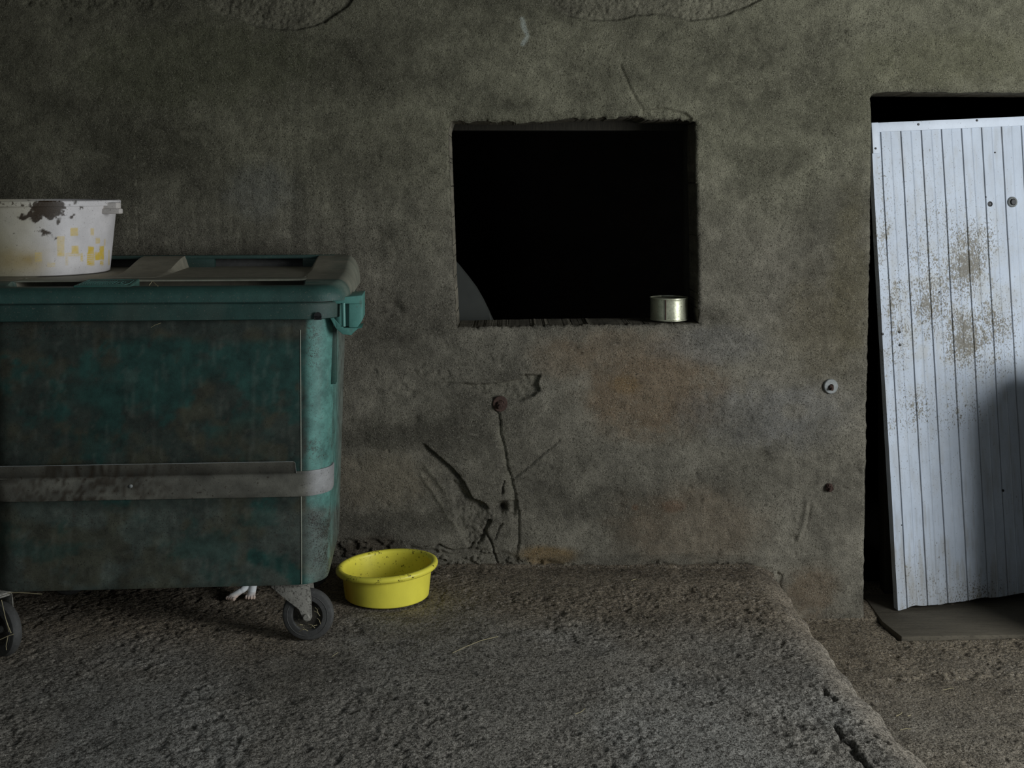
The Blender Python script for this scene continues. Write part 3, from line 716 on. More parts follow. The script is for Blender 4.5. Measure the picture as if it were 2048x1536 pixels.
# straw-coloured fray and a small drain notch at the right end of the rim
bm = bmesh.new()
lathe(bm, [(0, 0), (.014, 0), (.014, .004), (0, .004)], 20, Matrix.Translation((.602, -.0405, 1.262)) @ Matrix.Rotation(R(90), 4, 'X'))
box(bm, .588, .616, -.0445, -.0405, 1.247, 1.262); obj('notch', bm, 'black', binroot)

# lid: relief over the plan
LX = .715; lx = np.unique(np.round(np.concatenate([np.arange(-LX, LX, .008), np.arange(.50, .715, .003), [LX]]), 4))
ly = np.unique(np.round(np.concatenate([np.arange(-.045, .14, .0025), np.arange(.14, .88, .008), np.arange(.88, .9, .003)]), 4))
X, Y = np.meshgrid(lx, ly, indexing='ij')
cx = np.clip(X, -LX + .13, LX - .13); cy = np.clip(Y, -.045 + .13, .9 - .13)
rr_ = np.hypot(X - cx, Y - cy)
inside = .13 - rr_                                    # distance to the outer edge
sc_ = np.where(rr_ > .13, .13 / np.maximum(rr_, 1e-6), 1.0)
X = cx + (X - cx) * sc_; Y = cy + (Y - cy) * sc_; inside = np.maximum(inside, 0)
inn = np.minimum.reduce([inside, X + LX, LX - X, Y + .045, .9 - Y]) * 1.0
rr_ = np.hypot(X - cx, Y - cy); inn = np.minimum(.13 - rr_, np.minimum.reduce([X + LX, LX - X, Y + .045, .9 - Y]))
FL = 1.388
Zl = np.full(X.shape, FL) - .040 * sm(.200, .194, Y) * (1 - sm(.534, .540, np.abs(X)))
ramp = .010 * np.clip((Y - .09) / .6, 0, 1) + .040 * sm(.38, .80, Y)
cen = sm(-.235, -.229, X) * sm(-.040, -.046, X)                                   # middle ramp
side = sm(.528 - .02 * sm(.1, .3, Y), .534, np.abs(X))                       # side ramps
Zl += ramp * np.maximum(cen, side)
groove = sm(.090, .084, Y) * (1 - sm(.540, .548, np.abs(X)))
lipz = 1.372 - .010 * sm(0.02, .06, Y)
Zl = Zl * (1 - groove) + lipz * groove
# round bulge at the front corner
bul = sm(.540, .548, np.abs(X)) * sm(.12, .02, Y); Zl -= .016 * bul * sm(.075, .0, Y)
t = np.clip(inn / .05, 0, 1); Zl -= (Zl - 1.322) * (1 - np.sqrt(np.clip(1 - (1 - t) ** 2, 0, 1))) * np.where(Y < .05, .999, .97)
co = np.stack([X, Y, Zl], -1).reshape(-1, 3)
slope = np.gradient(Zl, axis=1); g = np.array([.026, .070, .058])
tint = np.tile(g, (len(co), 1)) * (.8 + .4 * fbm(co[:, 0], co[:, 1], 9, 3, 311))[:, None]
dust = (sm(.088, .096, Y) * (.55 + .5 * fbm(X * 1.2, Y * 5, 9, 4, 312)) * (1 - .45 * sm(.56, .63, np.abs(X))) + .35 * sm(.0, .03, Y) * fbm(X, Y * 4, 14, 3, 313)).ravel()
k = np.clip(dust, 0, .92)[:, None]; tint = tint * (1 - k) + np.array([.27, .245, .185]) * k
nX, nY = X.shape
vv = [co, co - np.array([0, 0, .006])]; vv[1][:, 2] = np.maximum(vv[1][:, 2], 1.316)
ix = np.arange(nX * nY).reshape(nX, nY); fc = [gridfaces(nX, nY), gridfaces(nX, nY)[:, ::-1] + nX * nY]
for line in (ix[0], ix[-1], ix[:, 0], ix[:, -1]): fc.append(np.stack([line[:-1], line[1:], line[1:] + nX * nY, line[:-1] + nX * nY], -1))
lid = arr_obj('lid', np.concatenate(vv), np.concatenate(fc), 'lid', binroot, tint=np.tile(tint, (2, 1)), angle=40)
bm = bmesh.new(); box(bm, -.545, .545, .086, .206, FL - .005, FL + .0008, .0012)
bmesh.ops.subdivide_edges(bm, edges=[e_ for e_ in bm.edges if e_.calc_length() > .5], cuts=60, use_grid_fill=True)
def deckp(co):
    t = np.tile(np.array([.026, .092, .073]), (len(co), 1)); k = (.55 + .35 * fbm(co[:, 0] * 1.2, co[:, 1] * 5, 9, 4, 312))[:, None]
    return t * (1 - k) + np.array([.27, .245, .185]) * k, np.zeros(len(co))
paint(obj('front_deck', bm, 'lid', lid), deckp)
# grip rail across the back of the lid with two openings
bm = bmesh.new()
box(bm, -.60, .60, .792, .835, 1.424, 1.440, .004)
for a, b in ((-.60, -.50), (-.235, -.20), (-.07, .075), (.46, .60)): box(bm, a, b, .796, .835, 1.380, 1.430, .003)
box(bm, -.62, .62, .83, .868, 1.432, 1.438, .002)
grip = paint(obj('grip_rail', bm, 'lid', lid), dusty(amt=.5))
bm = bmesh.new(); box(bm, -.62, .62, .860, .868, 1.37, 1.432, .002); obj('recess_shade_plate', bm, 'rubber', grip)  # dark plate behind the openings, shade of the recess put into its colour
# name plate moulded on the lid front
bm = bmesh.new()
pl = [(-.300, -.004), (-.092, -.004), (-.080, .088), (-.268, .088)]
f4 = [bm.verts.new((x, y, 1.376 if y < .05 else 1.3945)) for x, y in pl]; g4 = [bm.verts.new((v.co.x, v.co.y, 1.362)) for v in f4]
bm.faces.new(f4); bm.faces.new(g4[::-1])
for i in range(4): bm.faces.new((f4[i], f4[(i + 1) % 4], g4[(i + 1) % 4], g4[i]))
bmesh.ops.bevel(bm, geom=bm.edges[:], offset=.002, segments=2, affect='EDGES')
plt = paint(obj('name_plate', bm, 'lid', lid), dusty(g=(.025, .105, .085), amt=.5))
bm = bmesh.new()
def on_plate(u, v): y = -.004 + v * .092; x = (-.300 + .032 * v) + u * (.208 - .02 * v); return Vector((x, y, 1.3762 + .018 * v))
strokes = []
xk = .10
for wdt in (.022, .018, .02, .022, .018, .024, .018, .02, .024, .018, .02, .022, .018):
    strokes.append((xk, .22, xk + .012, .66)); xk += wdt * 1.55 + .012
for (a, b, c, d_) in strokes: tube(bm, [on_plate(a, b), on_plate(c, d_)], .0018, 6)
for cxx in (.79,):
    tube(bm, [on_plate(cxx + .035 * math.cos(q), .42 + .16 * math.sin(q)) for q in np.linspace(0, 5.6, 16)], .0016, 6)
tube(bm, [on_plate(.68, .28), on_plate(.73, .5), on_plate(.76, .35)], .0016, 6)
bd = [(.06, .12), (.88, .12), (.93, .25), (.93, .72), (.89, .85), (.08, .85), (.05, .70), (.05, .2), (.06, .12)]
tube(bm, [on_plate(*q) for q in bd], .0014, 6)
paint(obj('embossed_lettering', bm, 'lid', plt), lambda co: (np.tile(np.array([.07, .17, .145]), (len(co), 1)), np.zeros(len(co))))

# lifting pocket at the right front corner (and its twin at the left)
for sgn in (1, -1):
    bm = bmesh.new()
    def L(pts): return [(sgn * a, b) for a, b in pts]
    # outer shell: side view along the side wall, flared plate facing front
    def pl_(pts, y, th, bev=.003, b_=bm): prism(b_, L(pts), (0, y, 0), (1, 0, 0), (0, 0, 1), (0, 1, 0), th, bev)
    # front plate, a ring round the slot
    outer_unused = [(.640, 1.320), (.764, 1.330), (.764, 1.236), (.708, 1.186), (.690, 1.184), (.664, 1.206), (.640, 1.252)]
    pl_([(.640, 1.320), (.764, 1.332), (.764, 1.300), (.640, 1.300)], .02, .20)
    pl_([(.640, 1.302), (.655, 1.302), (.655, 1.245), (.672, 1.212), (.664, 1.206), (.640, 1.250)], .02, .03)
    pl_([(.655, 1.246), (.690, 1.208), (.764, 1.208), (.764, 1.236), (.764, 1.232), (.708, 1.186), (.690, 1.184), (.664, 1.206)][:3] + [(.744, 1.206), (.722, 1.180), (.690, 1.184), (.664, 1.206)], .02, .15)
    pl_([(.712, 1.302), (.764, 1.302), (.764, 1.236), (.744, 1.208), (.712, 1.208)], .028, .19, .004)
    pk = obj('lifting_pocket', bm, 'green', binroot, angle=30)
    bm = bmesh.new(); box(bm, min(sgn * .652, sgn * .716), max(sgn * .652, sgn * .716), .045, .052, 1.212, 1.304); obj('pocket_back', bm, 'green', pk)
    bm = bmesh.new(); tube(bm, [(sgn * .692, .022, 1.303), (sgn * .694, .022, 1.214)], .0075, 12); obj('pocket_rib', bm, 'green', pk)
    bm = bmesh.new(); box(bm, min(sgn * .640, sgn * .6600), max(sgn * .640, sgn * .6600), .085, .13, .985, 1.25, .003); paint(obj('guide_channel', bm, 'lid', binroot), dusty(g=(.022, .07, .056)))

# steel band around the lower body with upstanding flange
def bandcurve(z, off): return section(z, off)
ref = section(1, 0); n_ref = len(ref)
# indexes that run left along the front and right round the corner
iR = [i for i in range(n_ref) if (ref[i][0] >= 0 and ref[i][1] <= .155)]
iL = [i for i in range(n_ref) if (ref[i][0] < 0 and ref[i][1] <= .155)]
order = [i for i in iL if i > n_ref // 2] + [i for i in iR if i < n_ref // 2]
order = sorted(order, key=lambda i: (i + n_ref // 2) % n_ref)
z0b, z1b = .572, .668
bm = bmesh.new(); cols = []
for z, off in ((z0b, .0), (z0b, .007), (z0b + .006, .009), (z1b - .006, .009), (z1b, .007), (z1b, .0)):
    s_ = section(z, off); cols.append([bm.verts.new((s_[i][0], s_[i][1], z)) for i in order])
for A, B in zip(cols, cols[1:]):
    for i in range(len(A) - 1): bm.faces.new((A[i], A[i + 1], B[i + 1], B[i]))
for e_ in (0, -1): bm.faces.new([c[e_] for c in cols])
def steelpaint(co):
    n = fbm(co[:, 0] * 2, co[:, 2] * 4, 6, 4, 401)
    t = np.tile(np.array([.135, .130, .105]), (len(co), 1)) * (.35 + 1.1 * n)[:, None] * (1 - .55 * np.exp(-((co[:, 2] - .664) / .004) ** 2))[:, None]  # dark line at the flange crease is painted shading
    k = (sm(.535, .60, co[:, 0]) * .75)[:, None]; t = t * (1 - k) + np.array([.36, .36, .36]) * k
    px, py = proj(co)
    r_ = (np.clip(sm(.50, .60, fbm(co[:, 0] * 2, co[:, 2] * 2, 34, 3, 402)) * np.exp(-((px - 170) / 170) ** 2) * .8, 0, .8))[:, None]
    t = t * (1 - r_) + np.array([.030, .020, .011]) * r_
    return t, np.zeros(len(co))
band = obj('steel_band', bm, 'steel', binroot); bm = bmesh.new(); bm.from_mesh(band.data); bmesh.ops.subdivide_edges(bm, edges=[e_ for e_ in bm.edges if e_.calc_length() > .05], cuts=5, use_grid_fill=True); bm.to_mesh(band.data); bm.free()
paint(band, steelpaint)
bm = bmesh.new(); zf0, zf1 = .664, .712
xr = .516
fr = []
for x in np.append(np.arange(-.60, xr - .012, .015), [xr - .006, xr]):
    yb = sec(zf0)[1]
    cut = .006 if x > xr - .003 else 0
    fr.append([bm.verts.new(q) for q in ((x, yb - .008, zf0 - .008), (x, yb - .011, zf0 + .001), (x, yb - .040, zf1 - cut), (x, yb - .037, zf1 - cut + .0015), (x, yb - .008, zf0 + .003), (x, yb - .003, zf0 - .008))])
for A, B in zip(fr, fr[1:]):
    for i in range(6): bm.faces.new((A[i], B[i], B[(i + 1) % 6], A[(i + 1) % 6]))
bm.faces.new(fr[0]); bm.faces.new(fr[-1][::-1])
paint(obj('band_flange', bm, 'steel', band), steelpaint)
bm = bmesh.new(); ybx = sec(zf0)[1]; tube(bm, [(-.60, ybx - .0385, zf1 + .001), (xr - .010, ybx - .0385, zf1 + .001), (xr - .001, ybx - .036, zf1 - .006), (xr, ybx - .012, zf0)], .0014, 6); obj('worn_edge', bm, 'zinc', band)
bm = bmesh.new(); pxr = (352 - 1024) / F * 4.42
lathe(bm, [(0, 0), (.0075, 0), (.007, .004), (.004, .0065), (0, .007)], 14, Matrix.Translation((-.096, sec(.62)[1] - .008, .624)) @ Matrix.Rotation(R(90), 4, 'X'))
obj('rivet', bm, 'zinc', band)

# casters
def caster(x, y, rz, name='caster'):
    e_ = empty(name, (x, y, 0), rz); e_.parent = binroot
    r = .1; tr = -.035                                   # trailing offset of the axle
    ax = Matrix.Translation((0, 0, r)) @ Matrix.Rotation(R(90), 4, 'X')
    bm = bmesh.new(); h = .022
    lathe(bm, [(.056, -h * .7), (.060, -h), (.082, -h), (.093, -h * .8), (.0985, -h * .4), (.1, 0), (.0985, h * .4), (.093, h * .8), (.082, h), (.060, h), (.056, h * .7)], 56, ax)
    # two shallow rings moulded into the tyre wall
    lathe(bm, [(.076, h), (.078, h + .0015), (.080, h)], 56, ax)
    wheel = obj('wheel', bm, 'rubber', e_)
    bm = bmesh.new(); lathe(bm, [(0, .004), (.03, .006), (.050, .002), (.057, .016), (.060, .018)], 40, ax); lathe(bm, [(0, -.004), (.03, -.006), (.050, -.002), (.057, -.016), (.060, -.018)], 40, ax)
    hb = obj('hub', bm, 'hub', wheel)
    bm = bmesh.new(); lathe(bm, [(0, .042), (.011, .042), (.013, .038), (.013, -.038), (.011, -.042), (0, -.042)], 16, ax); obj('axle', bm, 'fork', wheel)
    bm = bmesh.new()
    for s in (-1, 1):
        y0 = s * .031 - .0015
        prism(bm, [(-.140, .224), (-.136, .212), (-.085, .170), (-.028, .128), (-.014, .090), (0, .082), (.014, .086), (.021, .10), (.018, .17), (.014, .205), (.010, .220), (.004, .226)],
              (0, y0, 0), (1, 0, 0), (0, 0, 1), (0, 1, 0), .003, .0008)
    box(bm, -.100, .002, -.032, .032, .216, .222, .001)
    obj('fork', bm, 'fork', e_)
    bm = bmesh.new(); lathe(bm, [(0, 0), (.030, 0), (.030, .008), (0, .008)], 24, Matrix.Translation((-.05, 0, .216))); box(bm, -.095, .0, -.045, .045, .223, .2295, .002); obj('swivel_plate', bm, 'fork', e_)
    return e_
c1 = caster(.553, .10, R(-6))
c2 = caster(-.565, .03, R(-38))
caster(.50, .68, R(20)); caster(-.52, .68, R(-15))

# ================================================================ WHITE BUCKET ON THE LID
def lathe_arr(prof, seg, cx, cy, z0):
    prof = np.array(prof); a = np.linspace(0, 2 * np.pi, seg, endpoint=False)
    co = np.stack([cx + prof[:, None, 0] * np.cos(a), cy + prof[:, None, 0] * np.sin(a), z0 + prof[:, None, 1] + 0 * a], -1)
    n, s = co.shape[:2]; i, j = np.meshgrid(np.arange(n - 1), np.arange(s), indexing='ij')
    f = np.stack([i * s + j, i * s + (j + 1) % s, (i + 1) * s + (j + 1) % s, (i + 1) * s + j], -1).reshape(-1, 4)
    return co.reshape(-1, 3), f
def dens(prof, step):
    out = [prof[0]]
    for a, b in zip(prof, prof[1:]):
        k = max(1, int(math.hypot(b[0] - a[0], b[1] - a[1]) / step))
        for i in range(1, k + 1): out.append((a[0] + (b[0] - a[0]) * i / k, a[1] + (b[1] - a[1]) * i / k))
    return out
BX, BY, BZ = at(72, 400, 4.90).x, 4.90, FL + .002
bk = empty('bucket', (BX, BY, BZ), 0, 'dirty white plastic bucket with faded yellow squares, standing on the green container lid', 'bucket')
r0, r1, hh = .292, .318, .298
prof = dens([(.001, .004), (r0 - .012, .004)], .02)[:-1] + dens([(r0 - .012, .004), (r0 - .006, 0), (r0, .003), (r1, hh - .022)], .004) + \
       dens([(r1, hh - .022), (r1 + .016, hh - .022), (r1 + .017, hh - .004), (r1 + .013, hh), (r1 + .002, hh), (r1 - .004, hh - .006)], .004)[1:] + dens([(r1 - .004, hh - .006), (r0 - .006, .01), (.001, .01)], .02)[1:]
co, fc = lathe_arr(prof, 620, 0, 0, 0)
co[:, 2] += .006 * np.clip(co[:, 2] / hh, 0, 1) * 0
wpx = 1024 + F * (co[:, 0] + BX) / (co[:, 1] + BY); wpy = HY + F * (EYE - co[:, 2] - BZ) / (co[:, 1] + BY)
ang = np.arctan2(co[:, 1], co[:, 0]); s = ang * r1; z = co[:, 2]
t = np.tile(np.array([.66, .63, .62]), (len(co), 1)) * (.86 + .22 * fbm(s, z, 16, 4, 501))[:, None]
frontm = (co[:, 1] < .05)
k = (sm(120, -10, wpx + 40 * (fbm(s, z, 10, 3, 502) - .5)) * .72 * (.5 + .6 * fbm(s, z, 8, 3, 507)))[:, None]; t = t * (1 - k) + np.array([.34, .31, .20]) * k
k = (np.exp(-((wpx - 30) / 70) ** 2 - ((wpy - 520) / 26) ** 2) * .75 * fbm(s, z, 13, 3, 503) * 1.5)[:, None]; t = t * (1 - k) + np.array([.30, .19, .04]) * k
k = (sm(135, 40, wpx) * .25)[:, None]; t = t * (1 - k) + np.array([.42, .36, .15]) * k
YL = np.array([.66, .47, .075])
for (x0, x1, y0, y1, a) in ((141, 156, 456, 472, .55), (181, 188, 457, 471, .4), (114, 129, 473, 512, .4), (143, 157, 492, 507, .55), (131, 136, 506, 530, .35), (136, 160, 505, 513, .35), (161, 166, 506, 522, .6),
                            (176, 188, 493, 508, .65), (174, 189, 505, 530, .7), (190, 199, 504, 520, .95), (199, 208, 492, 520, .7), (200, 207, 522, 530, .9), (177, 187, 524, 531, .8), (191, 200, 476, 487, .4), (95, 110, 525, 534, .3), (70, 84, 504, 525, .35), (208, 211, 478, 492, .3), (217, 219, 500, 530, .5), (116, 124, 505, 512, .3)):
    k = sm(-.6, .6, np.minimum(np.minimum(wpx - x0, x1 - wpx), np.minimum(wpy - y0, y1 - wpy))) * frontm * min(1, a * 1.45)
    if a < .95 and y0 > 500: k = k * (.45 + .55 * (np.sin(wpy * 1.7) > -.1))
    k = (k * (.5 + .8 * fbm(s, z, 60, 2, 504)))[:, None].clip(0, 1); t = t * (1 - k) + YL * k
d = .14 + .2 * fbm(s, z, 9, 3, 505)
muck = np.exp(-((wpx - 92) / 46) ** 2 - ((wpy - 416) / 24) ** 2) * 1.1 + .6 * np.exp(-((wpx - 80) / 20) ** 2 - ((wpy - 462) / 9) ** 2) + .55 * np.exp(-((wpx - 98) / 14) ** 2 - ((wpy - 474) / 7) ** 2) + .55 * np.exp(-((wpx - 162) / 9) ** 2 - ((wpy - 418) / 10) ** 2) + .5 * np.exp(-((wpx - 183) / 5) ** 2 - ((wpy - 435) / 5) ** 2)
d = np.maximum(d, muck * frontm * .85); d = np.where((z > hh - .024) & (wpx > 120) & frontm, np.maximum(d, .36), d)
d = np.where((z > hh - .024) & (wpx < 110) & frontm, np.maximum(d, .42), d)
tt = np.clip(sm(.34, .48, muck * frontm * .8 + 1.5 * (fbm(s, z, 34, 4, 508) - .5)), 0, 1)[:, None] * .97 * (muck > .12)[:, None]
t = t * (1 - tt) + np.array([.030, .017, .007]) * tt
arr_obj('shell', co, fc, 'pail', bk, tint=t, dirt=d, angle=40)
# side lug with the socket for the handle
bm = bmesh.new()
box(bm, -.052, .045, -.026, .018, -.052, -.018, .005); box(bm, -.03, .062, -.034, .0, -.064, -.042, .005)
lug = obj('handle_lug', bm, 'pail', bk); lug.location = (.322, -.055, hh + .008)
paint(lug, lambda co: (np.tile(np.array([.58, .54, .50]), (len(co), 1)), np.full(len(co), .36)))
lug.rotation_euler = (0, 0, R(-8))

# ================================================================ YELLOW TUB
g = ground(774, 1220); TX, TY = (774 - 1024) * 5.03 / F, 5.03
tb = empty('basin', (TX, TY, .004), 0, 'bright yellow round plastic basin on the floor beside the green container', 'basin')
prof = dens([(.001, .006), (.165, .006)], .02)[:-1] + dens([(.165, .006), (.170, 0), (.178, .004), (.190, .112)], .004) + \
    [(.191, .114), (.204, .111), (.211, .112), (.2155, .117), (.217, .124), (.214, .131), (.207, .1355), (.199, .136), (.192, .133), (.187, .126)] + dens([(.187, .126), (.174, .016), (.160, .009), (.001, .009)], .005)[1:]
co, fc = lathe_arr(prof, 300, 0, 0, 0)
k = np.clip(co[:, 2] / .13, 0, 1); co[:, 2] += k * .013 * co[:, 0] / .21 - .004 * k * co[:, 1] / .21
ang = np.arctan2(co[:, 1], co[:, 0]); inside_ = np.zeros(len(co), bool); inside_[len(co) - 0:] = False
ring = np.arange(len(co)) // 300; rmax = int(np.argmax([p[0] for p in prof])); isin = ring > rmax + 5
t = np.tile(np.array([.86, .77, .085]), (len(co), 1)) * (.93 + .12 * fbm(ang * 3, co[:, 2] * 10, 2, 3, 601))[:, None]
k = (np.exp(-((ang + 2.6) / .35) ** 2) * ~isin * .8 * sm(.13, .05, co[:, 2]))[:, None]; t = t * (1 - k) + np.array([.62, .36, .02]) * k  # shaded left outside of the basin painted orange
k = (np.exp(-((ang - .25) / .45) ** 2) * isin * .55)[:, None]; t = t * (1 - k) + np.array([.66, .40, .02]) * k  # shaded right inside of the basin painted orange
d = np.where(isin, .30 * sm(-.2, .6, np.sin(ang)) + .12, .02); rimm = (ring >= rmax - 3) & (ring <= rmax + 5)
d = np.where(rimm, .26 + .3 * sm(.40, .6, fbm(ang, ang * 0, 5, 3, 602)), d); d = np.where(~isin & ~rimm, .06 + .14 * np.exp(-((ang + 2.6) / .5) ** 2), d)
arr_obj('bowl', co, fc, 'yellow', tb, tint=t, dirt=d, angle=60)

# ================================================================ TIN CAN ON THE SILL
p = at(1338, 640, WY + .125)
tn = empty('tin_can', (p.x, p.y, p.z + .002), R(20), 'shallow round metal tin on the right end of the wall hole sill', 'tin')
bm = bmesh.new(); rc, hc = .088, .106
pr = [(0, .004), (rc - .006, .004), (rc - .004, 0), (rc + .002, .001), (rc + .002, .006), (rc - .0005, .008)]
for zz_ in np.linspace(.012, hc - .01, 22): pr.append((rc - .001 + .0004 * math.sin(zz_ * 60), zz_))
pr += [(rc - .0005, hc - .006), (rc + .002, hc - .004), (rc + .002, hc), (rc - .002, hc), (rc - .003, hc - .004), (0, hc - .004)]
lathe(bm, pr, 64); obj('can_wall', bm, 'tin', tn)
bm = bmesh.new(); a = R(-128); box(bm, -.003, .003, -.0015, .0015, .008, hc - .006); sm_ = obj('side_seam', bm, 'iron', tn)
sm_.location = ((rc + .0002) * math.cos(a), (rc + .0002) * math.sin(a), 0); sm_.rotation_euler = (0, 0, a + R(90))

# ================================================================ PALE ROUNDED SHEET INSIDE THE HOLE
bm = bmesh.new()
yy = WY + .42
outl = [(800, 1073), (800, 470), (860, 492), (900, 514), (915, 532), (935, 556), (952, 578), (966, 602), (978, 626), (990, 650), (1004, 700), (1010, 760), (1010, 1073)]
pp = [at(a, b, yy) for a, b in outl]
prism(bm, [(q_.x, q_.z) for q_ in pp], (0, yy, 0), (1, 0, 0), (0, 0, 1), (0, 1, 0), .10, .02)
for v in bm.verts: v.co.y += .25 * max(0, v.co.z - .9) ** 2
o = obj('feed_sack', bm, 'sack'); tag(o, 'pale grey rounded bulk just inside the lower left corner of the hole', 'sack')
o.location.z = 0

# ================================================================ CAT UNDER THE CONTAINER
pawA = ground(466, 1199); pawB = ground(502, 1197)
root = Vector((pawB.x, pawB.y, 0))
cat = empty('cat', root, 0, 'black cat with white paws crouching in the shade under the green container', 'cat')
bm = bmesh.new()
def ball(c, r, sx=1, sy=1, sz=1, rz=0, ry=0):
    m_ = Matrix.Translation(c) @ Matrix.Rotation(rz, 4, 'Z') @ Matrix.Rotation(ry, 4, 'Y') @ Matrix.Diagonal((r * sx, r * sy, r * sz, 1))
    bmesh.ops.create_icosphere(bm, subdivisions=3, radius=1, matrix=m_)
def limb(a, b, ra, rb, n=7):
    a = Vector(a); b = Vector(b)
    for i in range(n): q = i / (n - 1); ball(a.lerp(b, q), ra + (rb - ra) * q)
A = pawA - root; B = Vector((0, 0, 0))
# trunk lies back and to the left, chest behind the front paws
ball((-.02, .16, .125), .062, 1, 1, 1.0); ball((-.07, .20, .125), .066, 1.2, 1, 1); ball((-.13, .25, .12), .068, 1.2, 1, 1.0); ball((-.20, .29, .115), .074, 1.1, 1, 1)
limb((-.02, .13, .15), (0.0, .07, .185), .045, .040)
ball((.005, .05, .195), .042, 1, 1.05, .92); ball((.008, .012, .182), .022, 1, 1, .8)
for s in (-1, 1): ball((.005 + s * .026, .055, .235), .016, .8, .5, 1.4)
# front legs
limb((.01, .13, .10), (.004, .03, .055), .030, .018); limb((.004, .03, .055), (.001, .012, .018), .017, .016)
ball((.0, .0, .014), .018, 1.05, 1.2, .78)
for k in range(4): ball((-.0165 + k * .011, -.019 + .003 * abs(k - 1.5), .0105), .0075, .85, 1.35, 1.25)
limb((-.02, .13, .10), (-.012, .045, .052), .028, .018); limb((-.012, .045, .052), (A.x + .036, A.y + .018, .034), .017, .0135); limb((A.x + .024, A.y + .012, .028), (A.x + .004, A.y + .004, .016), .013, .014)
ball((A.x, A.y, .014), .0165, 1.3, 1.05, .8, R(20))
for k in range(4): ball((A.x - .021 + k * .010, A.y - .012 - .004 * k, .0105), .0072, 1.2, 1.1, 1.2, R(35))
# hind legs and tail
for s, dx in ((1, .07), (-1, -.03)):
    ball((-.22 + dx, .24 + .07 * (s < 0), .075), .05, 1.2, .6, 1.2); limb((-.20 + dx, .20 + .11 * (s < 0), .03), (-.13 + dx, .16 + .11 * (s < 0), .014), .018, .015)
    ball((-.12 + dx, .155 + .11 * (s < 0), .013), .017, 1.3, 1, .75)
limb((-.26, .31, .08), (-.34, .27, .02), .018, .014); limb((-.34, .27, .02), (-.38, .16, .015), .014, .010)
me = bpy.data.meshes.new('body'); bm.to_mesh(me); bm.free()
mb = bpy.data.materials.new('cat fur'); mb.use_nodes = True; nt = mb.node_tree; N = nt.nodes; Lk = nt.links; bs = N['Principled BSDF']; bs.inputs['Roughness'].default_value = .9
tcn = N.new('ShaderNodeTexCoord'); sp = N.new('ShaderNodeSeparateXYZ'); Lk.new(tcn.outputs['Object'], sp.inputs[0])
mr = N.new('ShaderNodeMapRange'); Lk.new(sp.outputs[1], mr.inputs[0]); mr.inputs[1].default_value = .05; mr.inputs[2].default_value = .09; mr.inputs[3].default_value = 0; mr.inputs[4].default_value = 1
m2 = N.new('ShaderNodeMapRange'); Lk.new(sp.outputs[2], m2.inputs[0]); m2.inputs[1].default_value = .075; m2.inputs[2].default_value = .10
mx = N.new('ShaderNodeMath'); mx.operation = 'MAXIMUM'; Lk.new(mr.outputs[0], mx.inputs[0]); Lk.new(m2.outputs[0], mx.inputs[1])
nz_ = N.new('ShaderNodeTexNoise'); nz_.inputs['Scale'].default_value = 260
m3 = N.new('ShaderNodeMapRange'); Lk.new(sp.outputs[2], m3.inputs[0]); m3.inputs[1].default_value = .012; m3.inputs[2].default_value = .03
cw = N.new('ShaderNodeMix'); cw.data_type = 'RGBA'; Lk.new(m3.outputs[0], cw.inputs[0]); cw.inputs[6].default_value = (.62, .47, .38, 1); cw.inputs[7].default_value = (.72, .74, .74, 1)
cb = N.new('ShaderNodeMix'); cb.data_type = 'RGBA'; Lk.new(mx.outputs[0], cb.inputs[0]); Lk.new(cw.outputs[2], cb.inputs[6]); cb.inputs[7].default_value = (.012, .011, .010, 1)
Lk.new(cb.outputs[2], bs.inputs['Base Color']); bp_ = N.new('ShaderNodeBump'); bp_.inputs['Distance'].default_value = .0015; Lk.new(nz_.outputs[0], bp_.inputs['Height']); Lk.new(bp_.outputs[0], bs.inputs['Normal'])
me.materials.append(mb); cb_o = bpy.data.objects.new('body', me); C.objects.link(cb_o); cb_o.parent = cat
md = cb_o.modifiers.new('remesh', 'REMESH'); md.mode = 'VOXEL'; md.voxel_size = .0024; md.use_smooth_shade = True
md = cb_o.modifiers.new('smooth', 'SMOOTH'); md.iterations = 3
for s in (-1, 1):
    bm = bmesh.new(); bmesh.ops.create_uvsphere(bm, u_segments=16, v_segments=12, radius=.0065, matrix=Matrix.Translation((.006 + s * .017, .017, .202))); obj('eye', bm, 'eye', cat)
bm = bmesh.new(); bmesh.ops.create_uvsphere(bm, u_segments=12, v_segments=8, radius=.004, matrix=Matrix.Translation((.008, -.009, .187))); obj('nose', bm, 'nose', cat)

# ================================================================ STRAW
rnd = random.Random(21)
def straw(pts, r, label, group=None):
    p0 = Vector(pts[0]); bm = bmesh.new(); tube(bm, [Vector(q_) - p0 for q_ in pts], r, 5, None)
    o = obj('straw', bm, 'straw'); o.location = p0; tag(o, label, 'straw', group); return o
def gpath(pxs, z=.004, wob=.0):
    return [ground(a, b, z) + Vector((0, 0, 0.0)) for a, b in pxs]
straw(gpath([(905, 1306), (930, 1294), (962, 1281), (996, 1273)], .006), .0014, 'longest pale straw lying on the floor in front of the yellow basin')
straw(gpath([(1150, 1428), (1162, 1424), (1170, 1417)], .006), .0012, 'short straw on the slab at the bottom centre of the floor')
straw(gpath([(664, 1313), (670, 1309), (676, 1305)], .006), .0012, 'tiny straw on the floor just below the right wheel')
straw(gpath([(1262, 1161), (1272, 1158), (1277, 1160)], .006), .0012, 'tiny straw near the wall foot right of the basin')
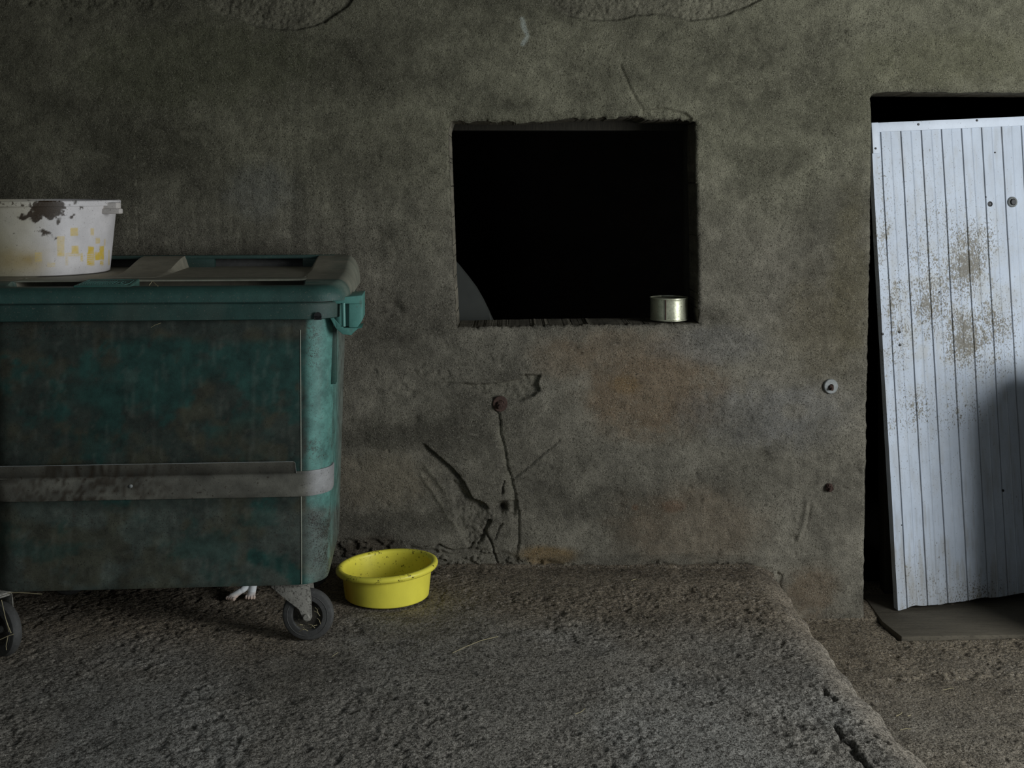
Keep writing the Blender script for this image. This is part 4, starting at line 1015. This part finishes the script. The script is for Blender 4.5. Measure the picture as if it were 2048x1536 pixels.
straw([ground(a, b, LOWZ + .006) for a, b in ((1792, 1432), (1800, 1429), (1804, 1425))], .0016, 'left one of two short straws on the low floor below the door')
straw([ground(a, b, LOWZ + .006) for a, b in ((1815, 1432), (1822, 1430))], .0016, 'right one of two short straws on the low floor below the door')
straw([ground(a, b, LOWZ + .006) for a, b in ((1885, 1380), (1900, 1377), (1908, 1376))], .0012, 'thin straw on the low floor below the middle of the white door')
straw([ground(a, b, LOWZ + .006) for a, b in ((1800, 1460), (1812, 1457), (1822, 1458))], .0014, 'straw lying at the foot of the slab edge near the bottom right')
# straws caught on the left wheel and in the right hub
wl = 4.31
straw([at(3, 1200, wl), at(10, 1232, wl - .01), at(18, 1264, wl - .01)], .0014, 'long straw hanging down across the left wheel')
straw([at(12, 1240, wl - .01), at(16, 1252, wl - .012), at(22, 1266, wl - .01)], .0018, 'thick short straw stuck in the hub of the left wheel')
straw([at(-6, 1282, wl - .01), at(16, 1272, wl - .015), at(28, 1268, wl - .01)], .0014, 'straw crossing the left wheel hub sideways')
straw([at(16, 1272, wl - .012), at(12, 1292, wl - .01), at(13, 1300, wl - .01)], .0013, 'straw dangling from the left wheel hub to the floor')
straw([at(14, 1186, 4.335), at(40, 1185, 4.33), at(84, 1188, 4.33)], .0013, 'straw caught under the bottom edge of the container above the left wheel')
hubD = 4.488
for i, (x0, y0, x1, y1) in enumerate(((592, 1252, 606, 1250), (600, 1258, 616, 1262), (616, 1248, 630, 1256), (598, 1263, 612, 1259), (628, 1222, 640, 1232), (634, 1236, 641, 1248), (620, 1256, 634, 1250), (630, 1215, 636, 1226))):
    straw([at(x0, y0, hubD + .008), at((x0 + x1) / 2 + 1, (y0 + y1) / 2 - 2, hubD), at(x1, y1, hubD + .008)], .0011, 'short straw bit packed in the hub of the right wheel', 'straw bits in the right wheel hub')
straw([at(302, 655, 4.352), at(310, 650, 4.348), at(322, 646, 4.352)], .0009, 'thin straw hanging under the container rim near its middle')
straw([at(298, 571, 4.40), at(305, 562, 4.41), at(312, 569, 4.40), at(316, 572, 4.39)], .0012, 'curled straw on the lid beside the name plate')
